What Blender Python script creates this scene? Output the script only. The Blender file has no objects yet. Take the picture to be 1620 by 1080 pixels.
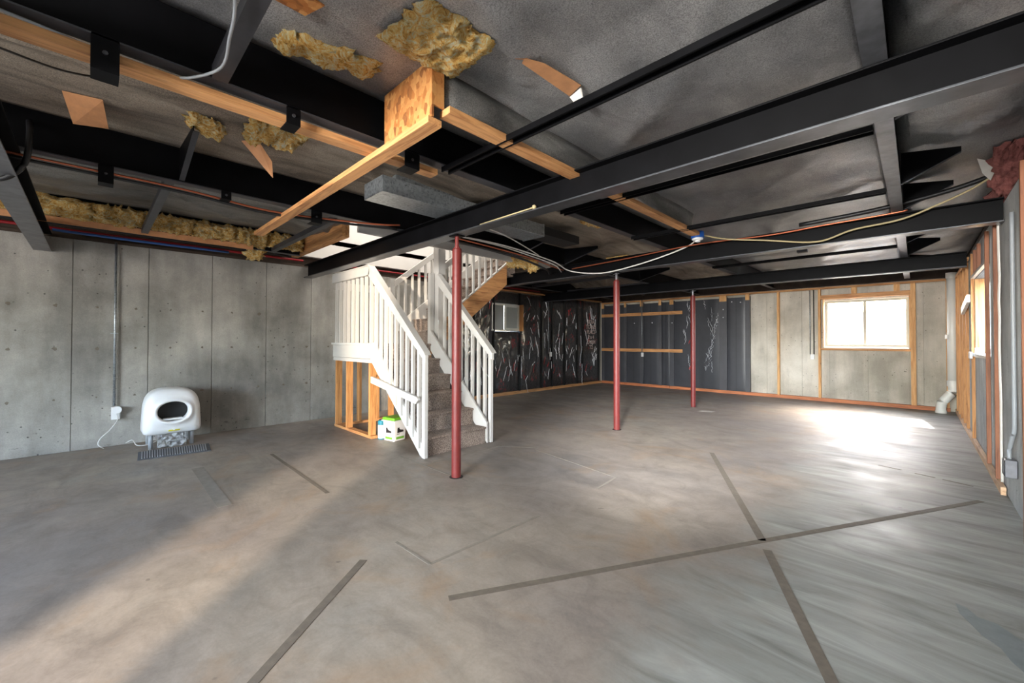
import bpy, bmesh, math, random
from mathutils import Vector, Matrix, noise
random.seed(7)
C = bpy.context.scene.collection
sc = bpy.context.scene

# ------------------------------------------------------------------ camera
F, V0, YAW, PITCH, ROLL, CX = 651.527, 530.331, 0.772266, 0.0124255, 0.00166267, 815.145
H = 1.32
_f = Vector((-math.sin(YAW)*math.cos(PITCH), math.cos(YAW)*math.cos(PITCH), math.sin(PITCH)))
_r = Vector((math.cos(YAW), math.sin(YAW), 0)); _u = _r.cross(_f)
_r2 = _r*math.cos(ROLL)+_u*math.sin(ROLL); _u2 = _r2.cross(_f)
cd = bpy.data.cameras.new('camera'); cam = bpy.data.objects.new('camera', cd); C.objects.link(cam)
m = Matrix((_r2, _u2, -_f)).transposed().to_4x4(); m.translation = Vector((0, 0, H)); cam.matrix_world = m
cd.sensor_width = 36; cd.sensor_fit = 'HORIZONTAL'; cd.lens = 36*F/1620
cd.shift_x = (810-CX)/1620; cd.shift_y = (V0-540)/1620; cd.clip_start = 0.02
sc.camera = cam

# ------------------------------------------------------------------ world, sun, daylight, added fill lamps
w = bpy.data.worlds.new('world'); sc.world = w; w.use_nodes = True
nt = w.node_tree; bg = nt.nodes['Background']
sky = nt.nodes.new('ShaderNodeTexSky'); sky.sky_type = 'NISHITA'; sky.sun_disc = False
sky.sun_elevation = math.radians(41); sky.sun_rotation = math.radians(10); sky.dust_density = 3
nt.links.new(sky.outputs[0], bg.inputs[0]); bg.inputs[1].default_value = 3.4

def light(kind, name, loc, direction, energy, color, **kw):
    d = bpy.data.lights.new(name, kind); d.energy = energy; d.color = color
    for k, v in kw.items(): setattr(d, k, v)
    o = bpy.data.objects.new(name, d); C.objects.link(o); o.location = loc
    o.rotation_euler = Vector(direction).to_track_quat('-Z', 'Y').to_euler()
    return o
light('SUN', 'sun', (0, 15, 8), (.26, -1.9, -1.62), 9, (1, .97, .92), angle=math.radians(0.6))
# daylight entering by the window in the back wall, by the one in the right wall and by a door behind the camera
for nm_, lc_, dr_, sx_, sy_ in (('back_window_portal', (-.775, 11.47, 1.70), (0, -1, 0), 1.36, 1.02), ('side_window_portal', (.76, 7.195, 1.645), (-1, 0, 0), 1.48, .96)):
    p_ = light('AREA', nm_, lc_, dr_, 1, (1, 1, 1), shape='RECTANGLE', size=sx_, size_y=sy_); p_.data.cycles.is_portal = True
light('AREA', 'rear_fill_area', (-2.6, -4.35, 1.45), (.05, 1, .14), 95, (1, .96, .92), shape='RECTANGLE', size=3.6, size_y=1.9)  # added soft fill, set just inside an unseen opening behind the camera
light('AREA', 'rear_door_sunlight', (3.0, -5.45, 1.95), (-.80, .66, -.14), 1250, (1, .84, .66), shape='DISK', size=.14)
light('AREA', 'stairwell_daylight', (-5.9, 4.0, 4.8), (0, 0, -1), 34, (1, .97, .93), shape='RECTANGLE', size=1.3, size_y=2.2)
for x, y, e_ in [(-1.3, -1.4, 8), (-5.2, -2.6, 15)]:
    light('POINT', 'rear_fill_point', (x, y, 2.3), (0, 0, -1), e_, (1, .94, .86), shadow_soft_size=.2)  # added fill points out of view, no bulb modelled
light('SPOT', 'fill_spot_behind_camera', (-.6, -3.6, 1.7), (-1.9, 13, .45), 1500, (1, .97, .92), spot_size=math.radians(72), spot_blend=1, shadow_soft_size=.45)  # added fill aimed at the back walls, no lamp stands there
light('SPOT', 'fill_spot_above_camera', (-.8, .2, 2.22), (-1.7, 5.9, -2.2), 1600, (.95, .98, 1), spot_size=math.radians(44), spot_blend=1, shadow_soft_size=.3)  # added out-of-view fill to brighten the middle of the floor
vs = sc.view_settings; vs.view_transform = 'Standard'; vs.look = 'None'; vs.gamma = 1; vs.use_curve_mapping = False
vs.exposure = 1.05

# ------------------------------------------------------------------ materials
def L(c):  # sRGB 0-255 -> linear
    return tuple((x/255/12.92 if x/255 <= .04045 else ((x/255+.055)/1.055)**2.4) for x in c)+(1,)
class N:
    def __init__(s, name):
        s.m = bpy.data.materials.new(name); s.m.use_nodes = True
        s.t = s.m.node_tree; s.b = s.t.nodes['Principled BSDF']; s.tc = None
    def n(s, ty, **kw):
        x = s.t.nodes.new('ShaderNode'+ty)
        for k, v in kw.items():
            if hasattr(x, k): setattr(x, k, v)
            else: x.inputs[k.replace('_', ' ')].default_value = v
        return x
    def l(s, a, b): s.t.links.new(a, b)
    def co(s, scale=(1, 1, 1), rot=(0, 0, 0)):
        g = s.n('NewGeometry'); mp = s.n('Mapping'); s.l(g.outputs['Position'], mp.inputs[0])
        mp.inputs['Scale'].default_value = scale; mp.inputs['Rotation'].default_value = rot
        return mp.outputs[0]
    def noise(s, scale, detail=5, rough=.55, co=None, dist=0):
        x = s.n('TexNoise'); x.inputs['Scale'].default_value = scale; x.inputs['Detail'].default_value = detail
        x.inputs['Roughness'].default_value = rough; x.inputs['Distortion'].default_value = dist
        s.l(co if co is not None else s.co(), x.inputs['Vector']); return x.outputs[0]
    def ramp(s, src, stops):
        x = s.n('ValToRGB'); e = x.color_ramp.elements
        while len(e) < len(stops): e.new(.5)
        for i, (p, c) in enumerate(stops):
            e[i].position = p; e[i].color = c if len(c) == 4 else tuple(c)+(1,)
        s.l(src, x.inputs[0]); return x.outputs[0]
    def mix(s, fac, a, b, mode='MIX'):
        x = s.n('MixRGB', blend_type=mode)
        for i, v in enumerate((fac, a, b)):
            if isinstance(v, (int, float)): x.inputs[i].default_value = v if i == 0 else (v, v, v, 1)
            elif isinstance(v, tuple): x.inputs[i].default_value = v
            else: s.l(v, x.inputs[i])
        return x.outputs[0]
    def bump(s, h, strength=.3, dist=.01):
        x = s.n('Bump'); x.inputs['Strength'].default_value = strength; x.inputs['Distance'].default_value = dist
        s.l(h, x.inputs['Height']); s.l(x.outputs[0], s.b.inputs['Normal'])
    def set(s, **kw):
        for k, v in kw.items():
            i = s.b.inputs[k.replace('_', ' ')]
            if hasattr(v, 'default_value') or hasattr(v, 'is_linked'): s.l(v, i)
            else: i.default_value = v
        return s.m
G = lambda v: (v, v, v, 1)

def concrete_wall(name, c1, c2, c3):
    k = N(name)
    a = k.ramp(k.noise(1.3, 6, .6), [(.35, L(c1)), (.55, L(c2)), (.72, L(c3))])
    st = k.ramp(k.noise(3.0, 5, .6, k.co((1, 1, .18))), [(.40, G(.80)), (.62, G(1.08))])
    c = k.mix(1, a, st, 'MULTIPLY')
    v = k.n('TexVoronoi'); v.inputs['Scale'].default_value = 12; k.l(k.co((1, 1, 1)), v.inputs['Vector'])
    pit = k.ramp(v.outputs['Distance'], [(.06, G(.25)), (.13, G(1))])
    gate = k.ramp(k.noise(1.7, 4), [(.44, G(0)), (.54, G(1))])
    c = k.mix(gate, c, k.mix(1, c, pit, 'MULTIPLY'))
    g = k.ramp(k.noise(90, 4, .7), [(.3, G(.86)), (.7, G(1.08))])
    c = k.mix(1, c, g, 'MULTIPLY')
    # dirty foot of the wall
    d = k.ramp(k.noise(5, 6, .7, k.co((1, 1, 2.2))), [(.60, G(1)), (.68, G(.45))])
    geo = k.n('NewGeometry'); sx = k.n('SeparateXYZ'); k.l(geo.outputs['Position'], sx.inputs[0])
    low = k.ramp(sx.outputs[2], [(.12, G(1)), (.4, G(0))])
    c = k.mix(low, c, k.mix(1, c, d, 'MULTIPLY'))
    k.bump(k.noise(45, 5, .7), .35, .006)
    return k.set(Base_Color=c, Roughness=.88)
M = {}
M['concrete'] = concrete_wall('poured_concrete', (126, 123, 117), (158, 154, 147), (182, 177, 168))
M['concrete_pale'] = concrete_wall('whitish_poured_concrete', (166, 168, 166), (196, 198, 196), (214, 216, 213))
M['concrete_light'] = concrete_wall('poured_concrete_light', (178, 171, 156), (202, 195, 181), (218, 212, 200))

k = N('concrete_floor')
base = k.ramp(k.noise(.42, 5, .55), [(.30, L((118, 113, 110))), (.46, L((136, 126, 117))), (.60, L((148, 137, 124))), (.76, L((136, 134, 129)))])
streak = k.ramp(k.noise(1.1, 8, .68, k.co((1, 2.2, 1), (0, 0, .5)), 1.4), [(.36, G(.76)), (.5, G(1)), (.64, G(1.14))])
base = k.mix(1, base, k.ramp(k.noise(4.5, 8, .75, None, 1), [(.38, G(.86)), (.52, G(1)), (.64, G(1.08))]), 'MULTIPLY')
base = k.mix(.8, base, streak, 'MULTIPLY')
fine = k.ramp(k.noise(60, 5, .7), [(.3, G(.90)), (.7, G(1.06))]); base = k.mix(1, base, fine, 'MULTIPLY')
rust = k.ramp(k.noise(1.3, 6, .62, None, .8), [(.54, G(0)), (.70, G(.42))]); base = k.mix(rust, base, L((150, 118, 84)))
geo = k.n('NewGeometry'); sx = k.n('SeparateXYZ'); k.l(geo.outputs['Position'], sx.inputs[0])
# greyer, cement-washed strip beside the right wall with trowel sweeps
wx = k.n('Math', operation='ADD'); k.l(sx.outputs[0], wx.inputs[0])
nn = k.n('Math', operation='MULTIPLY'); k.l(k.noise(1.6, 5), nn.inputs[0]); nn.inputs[1].default_value = 1.3; k.l(nn.outputs[0], wx.inputs[1])
gm = k.ramp(wx.outputs[0], [(.02, G(0)), (.16, G(1))])
wx2 = k.n('Math', operation='ADD'); k.l(wx.outputs[0], wx2.inputs[0]); wx2.inputs[1].default_value = .35
gm = k.ramp(wx2.outputs[0], [(.0, G(0)), (.45, G(1))])
sweep = k.ramp(k.noise(2.4, 8, .66, k.co((.5, 2.4, 1), (0, 0, .06)), .9), [(.34, L((104, 106, 101))), (.50, L((134, 136, 131))), (.68, L((160, 162, 157)))])
base = k.mix(k.mix(1, gm, .85, 'MULTIPLY'), base, sweep)
blot = k.ramp(k.noise(7, 3, .5), [(.735, G(0)), (.76, G(1))]); base = k.mix(k.mix(1, blot, .5, 'MULTIPLY'), base, L((70, 60, 52)))
k.bump(k.noise(22, 6, .7), .12, .004)
rr = k.ramp(k.noise(2.2, 5), [(.3, G(.44)), (.7, G(.64))])
M['floor'] = k.set(Base_Color=base, Roughness=rr)

def simple(name, col, rough=.5, metal=0, var=.12, scale=8, bump=0, **kw):
    k = N(name); g = k.ramp(k.noise(scale, 5, .6), [(.3, G(1-var)), (.7, G(1+var))])
    c = k.mix(1, L(col), g, 'MULTIPLY')
    if bump: k.bump(k.noise(scale*4, 4), bump, .004)
    return k.set(Base_Color=c, Roughness=rough, Metallic=metal, **kw)
def wood(name, c1, c2, axis='z', rough=.62, knots=True):
    k = N(name); s = {'z': (9, 9, .7), 'x': (.7, 9, 9), 'y': (9, .7, 9)}[axis]
    n = k.noise(3.2, 5, .6, k.co(s), 1.0)
    c = k.ramp(n, [(.32, L(c1)), (.52, L(c2)), (.70, L(tuple(min(255, x*1.09) for x in c2)))])
    v = k.n('TexVoronoi'); v.inputs['Scale'].default_value = 2.3; k.l(k.co({'z': (1, 1, .8), 'x': (.8, 1, 1), 'y': (1, .8, 1)}[axis]), v.inputs['Vector'])
    kn = k.ramp(v.outputs['Distance'], [(.035, G(.35)), (.065, G(1))])
    c = k.mix(1, c, kn, 'MULTIPLY'); big = k.ramp(k.noise(1.2, 3), [(.3, G(.86)), (.7, G(1.08))]); c = k.mix(1, c, big, 'MULTIPLY')
    k.bump(n, .15, .003)
    return k.set(Base_Color=c, Roughness=rough)
M['pine_z'] = wood('pine_upright', (160, 102, 54), (198, 142, 86)); M['pine_x'] = wood('pine_along_x', (158, 102, 58), (198, 144, 92), 'x'); M['pine_y'] = wood('pine_along_y', (160, 104, 60), (200, 146, 94), 'y')
M['pine_new_z'] = wood('pine_pale_upright', (188, 130, 74), (216, 166, 108))
M['redwood_x'] = wood('treated_plate_x', (150, 84, 50), (186, 114, 72), 'x'); M['redwood_y'] = wood('treated_plate_y', (170, 130, 96), (205, 168, 132), 'y')
M['redwood_z'] = wood('reddish_stud', (112, 66, 44), (146, 92, 62))
k = N('osb'); v = k.n('TexVoronoi'); v.inputs['Scale'].default_value = 36; k.l(k.co((1, .9, .6), (.4, .9, .3)), v.inputs['Vector'])
bw = k.n('RGBToBW'); k.l(v.outputs['Color'], bw.inputs[0])
c = k.mix(.75, k.ramp(k.noise(14, 4, .6, None, 2), [(.35, L((150, 92, 44))), (.5, L((184, 118, 58))), (.65, L((204, 148, 84)))]), k.ramp(bw.outputs[0], [(.15, L((120, 70, 34))), (.4, L((172, 106, 50))), (.8, L((208, 152, 90)))]), 'MIX'); M['osb'] = k.set(Base_Color=c, Roughness=.7)
M['steel'] = simple('black_painted_steel', (10, 10, 12), .5, 0, .35, 5, .05, Specular_IOR_Level=.09)
M['steel_sheen'] = simple('floor_lit_flange', (96, 98, 102), .3, .7, .25, 9, .06)  # silver reflection of the lit floor put into the underside colour
M['steel_grey'] = simple('dusty_dark_steel', (62, 62, 66), .42, .2, .3, 7, .08)
M['steel_edge'] = simple('bare_steel_flange', (118, 118, 122), .38, .65, .3, 9, .1)
k = N('galvanized'); v = k.n('TexVoronoi'); v.inputs['Scale'].default_value = 60; k.l(k.co(), v.inputs['Vector'])
hs = k.n('HueSaturation'); hs.inputs['Saturation'].default_value = 0; k.l(v.outputs['Color'], hs.inputs['Color'])
c = k.mix(.45, L((150, 156, 160)), hs.outputs[0], 'OVERLAY'); M['galv'] = k.set(Base_Color=c, Roughness=.38, Metallic=.75)
def fabric(name, c1, c2, rough, spec, metal, streak=False):
    k = N(name); c = k.ramp(k.noise(1.5, 6, .62, k.co((1, .7, 1))), [(.33, L(c1)), (.66, L(c2))])
    if streak: c = k.mix(.85, c, k.ramp(k.noise(3.2, 7, .65, k.co((1.6, .25, 1)), 1.2), [(.36, G(.50)), (.5, G(.95)), (.64, G(1.25))]), 'MULTIPLY')
    f = k.ramp(k.noise(150, 3, .85), [(.38, G(.45)), (.60, G(1.5))]); c = k.mix(.8, c, f, 'MULTIPLY')
    # woven scrim lines
    wv = k.n('TexNoise'); wv.inputs['Scale'].default_value = 60; k.l(k.co((1, .12, 1)), wv.inputs['Vector'])
    h = k.mix(.12, k.noise(3.2, 5, .55, k.co((1, .6, 1)), .8), wv.outputs[0])
    k.bump(h, .45, .03)
    return k.set(Base_Color=c, Roughness=rough, Specular_IOR_Level=spec, Metallic=metal)
M['fabric'] = fabric('black_belly_wrap', (88, 87, 86), (134, 131, 126), .42, .6, .2, True)
M['fabric_dusty'] = fabric('dusty_belly_wrap', (120, 108, 96), (158, 147, 133), .55, .4, .1, True)
M['fabric_grey'] = fabric('grey_shiny_belly_wrap', (98, 98, 101), (162, 161, 160), .36, .8, .28)
M['fluff'] = None
k = N('fibreglass'); n1 = k.noise(11, 9, .8, None, 4)
c = k.ramp(n1, [(.38, L((186, 122, 46))), (.46, L((250, 190, 92))), (.53, L((255, 224, 146))), (.61, L((255, 248, 226)))])
k.bump(k.noise(30, 10, .85, k.co((1, 2.4, 1)), 5), 1, .03); M['fluff'] = k.set(Base_Color=c, Roughness=.95)
k = N('pink_fibreglass'); c = k.ramp(k.noise(9, 8, .75, None, 2.5), [(.3, L((120, 62, 58))), (.6, L((190, 120, 112)))]); k.bump(k.noise(38, 8, .8), .8, .02); M['fluff_pink'] = k.set(Base_Color=c, Roughness=.95)
M['kraft'] = simple('kraft_paper', (196, 140, 96), .6, 0, .15, 12, .3)
M['white'] = simple('white_painted_wood', (202, 199, 194), .45, 0, .04, 6, .03)
M['white_w'] = simple('white_drywall', (236, 232, 226), .8, 0, .02, 3)
M['plastic'] = simple('white_plastic', (226, 226, 226), .3, 0, .01, 3)
M['plastic_grey'] = simple('grey_plastic', (150, 154, 158), .4, 0, .03, 3)
M['pvc'] = simple('white_pvc', (224, 224, 218), .35, 0, .03, 5)
M['vinyl'] = simple('almond_vinyl', (176, 170, 152), .5, 0, .03, 5)
M['dark'] = simple('dark_interior', (20, 20, 20), .6, 0, .1, 5)
M['red_post'] = simple('red_oxide_paint', (108, 38, 35), .42, 0, .14, 14, .1)
M['copper'] = simple('copper', (186, 104, 74), .3, .7, .1, 9)
M['wire_w'] = simple('white_cable', (214, 212, 208), .5, 0, .03, 5); M['wire_y'] = simple('tan_cable', (176, 160, 120), .5, 0, .05, 5)
M['wire_b'] = simple('black_cable', (24, 24, 26), .45, 0, .1, 5)
M['pex_red'] = simple('red_pex', (150, 28, 34), .4, 0, .1, 5); M['pex_blue'] = simple('blue_pex', (44, 86, 150), .4, 0, .1, 5)
M['blue'] = simple('blue_plastic_box', (24, 78, 156), .4, 0, .08, 9)
M['green'] = simple('green_plastic', (104, 168, 44), .4, 0, .08, 9); M['teal'] = simple('teal_plastic', (22, 116, 136), .4, 0, .08, 9)
M['yellow'] = simple('yellow_label', (206, 196, 40), .5, 0, .05, 9); M['black'] = simple('black_ink', (34, 30, 30), .6, 0, .05, 9)
M['poly'] = simple('wrinkled_white_poly', (226, 222, 214), .25, 0, .05, 9, .4)
M['mat'] = simple('grey_rubber_mat', (84, 86, 90), .7, 0, .08, 30, .2)
M['strip'] = simple('glue_residue', (104, 95, 84), .75, 0, .16, 22, .2); M['strip_faint'] = simple('faint_glue_residue', (133, 126, 116), .72, 0, .16, 16, .1)
M['sill'] = simple('old_dark_wood', (70, 56, 46), .8, 0, .3, 6, .1); M['pale_ink'] = simple('pale_marker', (196, 178, 172), .6, 0, .05, 9)
M['block'] = simple('pale_retaining_block', (214, 208, 198), .9, 0, .1, 6, .3)
M['subfloor'] = simple('floor_deck_underside', (60, 48, 38), .9, 0, .2, 3)
k = N('carpet'); c = k.ramp(k.noise(95, 4, .8), [(.36, L((70, 56, 50))), (.5, L((146, 128, 116))), (.64, L((214, 198, 184)))]); big = k.ramp(k.noise(7, 4), [(.35, G(.72)), (.65, G(1.1))])
k.bump(k.noise(150, 4, .8), 1, .01); M['carpet'] = k.set(Base_Color=k.mix(1, c, big, 'MULTIPLY'), Roughness=.95)
# black-faced insulation blanket behind clear creased film: black facing with red print, glossy coat
k = N('black_faced_insulation')
c = L((38, 38, 40))
pr = k.ramp(k.noise(2.9, 3, .5, k.co((1.7, 1.7, .9)), .5), [(.60, G(0)), (.64, G(1))]); pr2 = k.ramp(k.noise(14, 5, .7), [(.46, G(0)), (.56, G(1))])
c = k.mix(k.mix(1, pr, pr2, 'MULTIPLY'), c, L((150, 34, 38)))
wv = k.noise(3.1, 8, .68, k.co((1, 1, .75)), 3.5); rid = k.ramp(wv, [(.44, G(0)), (.5, G(1)), (.56, G(0))])
k.bump(rid, .9, .02); M['blanket'] = k.set(Base_Color=c, Roughness=.34, Coat_Weight=1.0, Coat_Roughness=.12, Specular_IOR_Level=.8)
M['blanket_flat'] = simple('black_faced_board', (54, 55, 60), .42, 0, .12, 5, .12)
M['blanket_stud'] = simple('black_taped_stud', (70, 70, 74), .4, 0, .12, 5, .12)
M['film'] = simple('film_glint_and_nail_cap', (228, 230, 234), .25, 0, .2, 18, .5)  # window glints on clear film creases put in as white; also nail caps
M['redprint'] = simple('red_print', (158, 40, 42), .5, 0, .2, 14)
k = N('window_glass'); M['glass'] = k.set(Base_Color=(1, 1, 1, 1), Roughness=.02, IOR=1.45, Transmission_Weight=1.0, Alpha=.25)
k = N('obscure_glass'); k.bump(k.noise(70, 4), .5, .01); M['frost'] = k.set(Base_Color=L((168, 174, 172)), Roughness=.35, Metallic=0)
k = N('clear_bag'); k.bump(k.noise(25, 6, .7), 1, .03); M['bag'] = k.set(Base_Color=L((205, 208, 210)), Roughness=.18, Alpha=.6, Specular_IOR_Level=.9)

# ------------------------------------------------------------------ mesh helpers
class MB:
    def __init__(s): s.v = []; s.f = []
    def box(s, x0, x1, y0, y1, z0, z1):
        x0, x1 = sorted((x0, x1)); y0, y1 = sorted((y0, y1)); z0, z1 = sorted((z0, z1)); b = len(s.v)
        s.v += [(x0,y0,z0),(x1,y0,z0),(x1,y1,z0),(x0,y1,z0),(x0,y0,z1),(x1,y0,z1),(x1,y1,z1),(x0,y1,z1)]
        s.f += [tuple(b+i for i in q) for q in ((3,2,1,0),(4,5,6,7),(0,1,5,4),(1,2,6,5),(2,3,7,6),(3,0,4,7))]; return s
    def prism(s, poly, ext):
        b = len(s.v); n = len(poly); e = Vector(ext)
        s.v += [tuple(Vector(p)) for p in poly]+[tuple(Vector(p)+e) for p in poly]
        nn = Vector((0, 0, 0))
        for i in range(n): nn += Vector(poly[i]).cross(Vector(poly[(i+1) % n]))
        a, c = tuple(range(b, b+n)), tuple(range(b+n, b+2*n))
        if nn.dot(e) > 0: s.f += [a[::-1], c]+[(a[i], a[(i+1)%n], c[(i+1)%n], c[i]) for i in range(n)]
        else: s.f += [a, c[::-1]]+[(a[(i+1)%n], a[i], c[i], c[(i+1)%n]) for i in range(n)]
        return s
    def bar(s, p, q, w, h, up=(0, 0, 1)):
        p, q = Vector(p), Vector(q); d = (q-p).normalized(); up = Vector(up)
        if abs(d.dot(up)) > .98: up = Vector((1, 0, 0))
        r = d.cross(up).normalized()*(w/2); u = r.cross(d).normalized()*(h/2)
        return s.prism([p-r-u, p+r-u, p+r+u, p-r+u], q-p)
    def tube(s, pts, r, n=8, r2=None):
        pts = [Vector(p) for p in pts]; b = len(s.v); m_ = len(pts)
        for i, p in enumerate(pts):
            d = (pts[min(i+1, m_-1)]-pts[max(i-1, 0)]).normalized()
            a = Vector((0, 0, 1)) if abs(d.z) < .9 else Vector((1, 0, 0))
            x = d.cross(a).normalized(); y = d.cross(x).normalized(); rad = r[i] if isinstance(r, (list, tuple)) else r
            for j in range(n):
                t = 2*math.pi*j/n; s.v.append(tuple(p+x*math.cos(t)*rad+y*math.sin(t)*rad))
        for i in range(m_-1):
            for j in range(n):
                s.f.append((b+i*n+j, b+i*n+(j+1)%n, b+(i+1)*n+(j+1)%n, b+(i+1)*n+j))
        s.f += [tuple(b+j for j in range(n))[::-1], tuple(b+(m_-1)*n+j for j in range(n))]; return s
    def lathe(s, prof, cx, cy, n=24, sx=1, sy=1):
        b = len(s.v)
        for r, z in prof:
            for j in range(n): t = 2*math.pi*j/n; s.v.append((cx+r*sx*math.cos(t), cy+r*sy*math.sin(t), z))
        for i in range(len(prof)-1):
            for j in range(n): s.f.append((b+i*n+j, b+i*n+(j+1)%n, b+(i+1)*n+(j+1)%n, b+(i+1)*n+j))
        s.f += [tuple(b+j for j in range(n))[::-1], tuple(b+(len(prof)-1)*n+j for j in range(n))]; return s
    def grid(s, fn, nu, nv):
        b = len(s.v)
        for i in range(nu+1):
            for j in range(nv+1): s.v.append(tuple(fn(i/nu, j/nv)))
        for i in range(nu):
            for j in range(nv):
                a = b+i*(nv+1)+j; s.f.append((a, a+1, a+nv+2, a+nv+1))
        return s
    def build(s, name, mat, parent=None, smooth=False, bevel=0, **props):
        xs, ys, zs = zip(*s.v)
        o3 = Vector(((min(xs)+max(xs))/2, (min(ys)+max(ys))/2, min(zs)))
        me = bpy.data.meshes.new(name); me.from_pydata([tuple(Vector(v)-o3) for v in s.v], [], s.f)
        if smooth: me.polygons.foreach_set('use_smooth', [True]*len(me.polygons))
        me.materials.append(M[mat] if isinstance(mat, str) else mat); me.update()
        bm = bmesh.new(); bm.from_mesh(me); bmesh.ops.recalc_face_normals(bm, faces=bm.faces); bm.to_mesh(me); bm.free()
        o = bpy.data.objects.new(name, me); C.objects.link(o); base = Vector((0, 0, 0))
        if parent is not None:
            o.parent = parent; base = wpos(parent)
        o.location = o3-base
        if bevel:
            b = o.modifiers.new('bevel', 'BEVEL'); b.width = bevel; b.segments = 2; b.limit_method = 'ANGLE'
        for k_, v_ in props.items(): o[k_] = v_
        return o
def wpos(o):
    p = Vector(o.location)
    while o.parent: o = o.parent; p += Vector(o.location)
    return p
def thing(name, loc, label, cat, group=None):
    o = bpy.data.objects.new(name, None); o.empty_display_size = .1; C.objects.link(o); o.location = loc
    o['label'] = label; o['category'] = cat
    if group: o['group'] = group
    return o
def B(x0, x1, y0, y1, z0, z1): return MB().box(x0, x1, y0, y1, z0, z1)
def curve_pts(ctrl, n=8):
    P = [Vector(p) for p in ctrl]; P = [2*P[0]-P[1]]+P+[2*P[-1]-P[-2]]; out = []
    for i in range(1, len(P)-2):
        for k_ in range(n):
            t = k_/n; a, b, c, d = P[i-1:i+3]
            out.append(.5*((2*b)+(c-a)*t+(2*a-5*b+4*c-d)*t*t+(3*b-a-3*c+d)*t**3))
    return out+[P[-2]]
def nz(x, y, z=0, s=1): return noise.noise(Vector((x*s, y*s, z*s)))

XL, XR, YB, YF = -7.17, .545, 11.25, -4.6      # inner faces of the concrete walls
ZW, ZB, ZC, ZT = 2.517, 2.34, 2.55, 2.83      # wall top, underside of support beams, underside of chassis, fabric
BY = [-.41, 2.47, 5.45, 8.38]                 # support beams and posts
CXS = [-6.45, -4.14, -2.405, -.122]           # chassis beams

# ------------------------------------------------------------------ structure: floor
fl = MB(); fl.box(XL-.3, XR+.3, YF-.3, YB+.3, -.15, 0)
floor = fl.build('floor', 'floor', kind='structure')

# ------------------------------------------------------------------ concrete walls: slab with one child mesh per form panel
def rects_minus(a0, a1, z0, z1, holes):
    out = [(a0, a1, z0, z1)]
    for h0, h1, g0, g1 in holes:
        nx = []
        for (p0, p1, q0, q1) in out:
            if h0 >= p1 or h1 <= p0 or g0 >= q1 or g1 <= q0: nx.append((p0, p1, q0, q1)); continue
            if h0 > p0: nx.append((p0, h0, q0, q1))
            if h1 < p1: nx.append((h1, p1, q0, q1))
            m0, m1 = max(p0, h0), min(p1, h1)
            if g0 > q0: nx.append((m0, m1, q0, g0))
            if g1 < q1: nx.append((m0, m1, g1, q1))
        out = nx
    return out
def wall(name, axis, face, sign, a0, a1, joints, mat, holes=(), th=.2):
    """axis 'x': wall lies at x=face, runs in y; sign = direction of the thickness away from the room"""
    def bx(mb, p0, p1, q0, q1, f0, f1):
        if axis == 'x': mb.box(f0, f1, p0, p1, q0, q1)
        else: mb.box(p0, p1, f0, f1, q0, q1)
    mb = MB()
    for r in rects_minus(a0, a1, 0, ZW, holes): bx(mb, *r, face+sign*.02, face+sign*th)
    w_ = mb.build(name, mat, kind='structure')
    js = [a0]+[j for j in joints if a0+.05 < j < a1-.05]+[a1]
    for i in range(len(js)-1):
        pm = MB(); off = .003*((i*7) % 3-1)/2
        for r in rects_minus(js[i]+.003, js[i+1]-.003, 0.002, ZW, holes):
            bx(pm, *r, face+sign*(.002+off*.5+.002), face+sign*.0199)
        if pm.v: pm.build('wall_panel', mat, w_, bevel=.002)
    return w_
# pockets for the beam ends
wall_left = wall('wall_left', 'x', XL, -1, YF, YB, [-.17-.68*i for i in range(6)][::-1]+[.507, 1.184, 1.864, 2.52, 3.2, 3.88, 4.56, 5.24, 5.92, 6.6], 'concrete', holes=[(6.5, 7.42, 1.55, 2.2)], th=.24)
wall_right = wall('wall_right', 'x', XR, 1, YF, YB, [-2.2, -1.5, -.9, -.2, .4, 1.0, 1.6, 2.2, 2.8, 3.4, 4.0, 4.6, 5.2, 5.8, 6.4, 8.6, 9.3, 10], 'concrete_pale', holes=[(6.46, 7.93, 1.17, 2.12), (-3.44, -2.86, 0, 2.1)])
wall_back = wall('wall_back', 'y', YB, 1, XL-.2, XR+.2, [-6.4, -5.8, -5.2, -4.6, -4, -3.3, -2.56, -1.86, -1.36, -.72, .1], 'concrete_light', holes=[(-1.45, -.1, 1.2, 2.2)])
wall_front = wall('wall_front', 'y', YF, -1, XL-.2, XR+.2, [-6.4, -5.8, -5.2, .1], 'concrete', holes=[(-4.5, -.7, .45, 2.42)])

# form tie marks: small shallow rusty spots, each its own irregular disc
rt = random.Random(3)
for zc_ in (1.72, 1.215, .62):
    for i in range(14):
        y = -1.34+i*.345; r0 = rt.uniform(.012, .022)
        if zc_ == 1.72 and i > 9: continue
        P = [(XL+.0005, y+r0*rt.uniform(.5, 1.4)*math.cos(a*math.pi/5), zc_+r0*rt.uniform(.5, 1.4)*math.sin(a*math.pi/5)) for a in range(10)]
        MB().prism(P, (.0008, 0, 0)).build('tie_mark', 'strip', wall_left)
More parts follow.
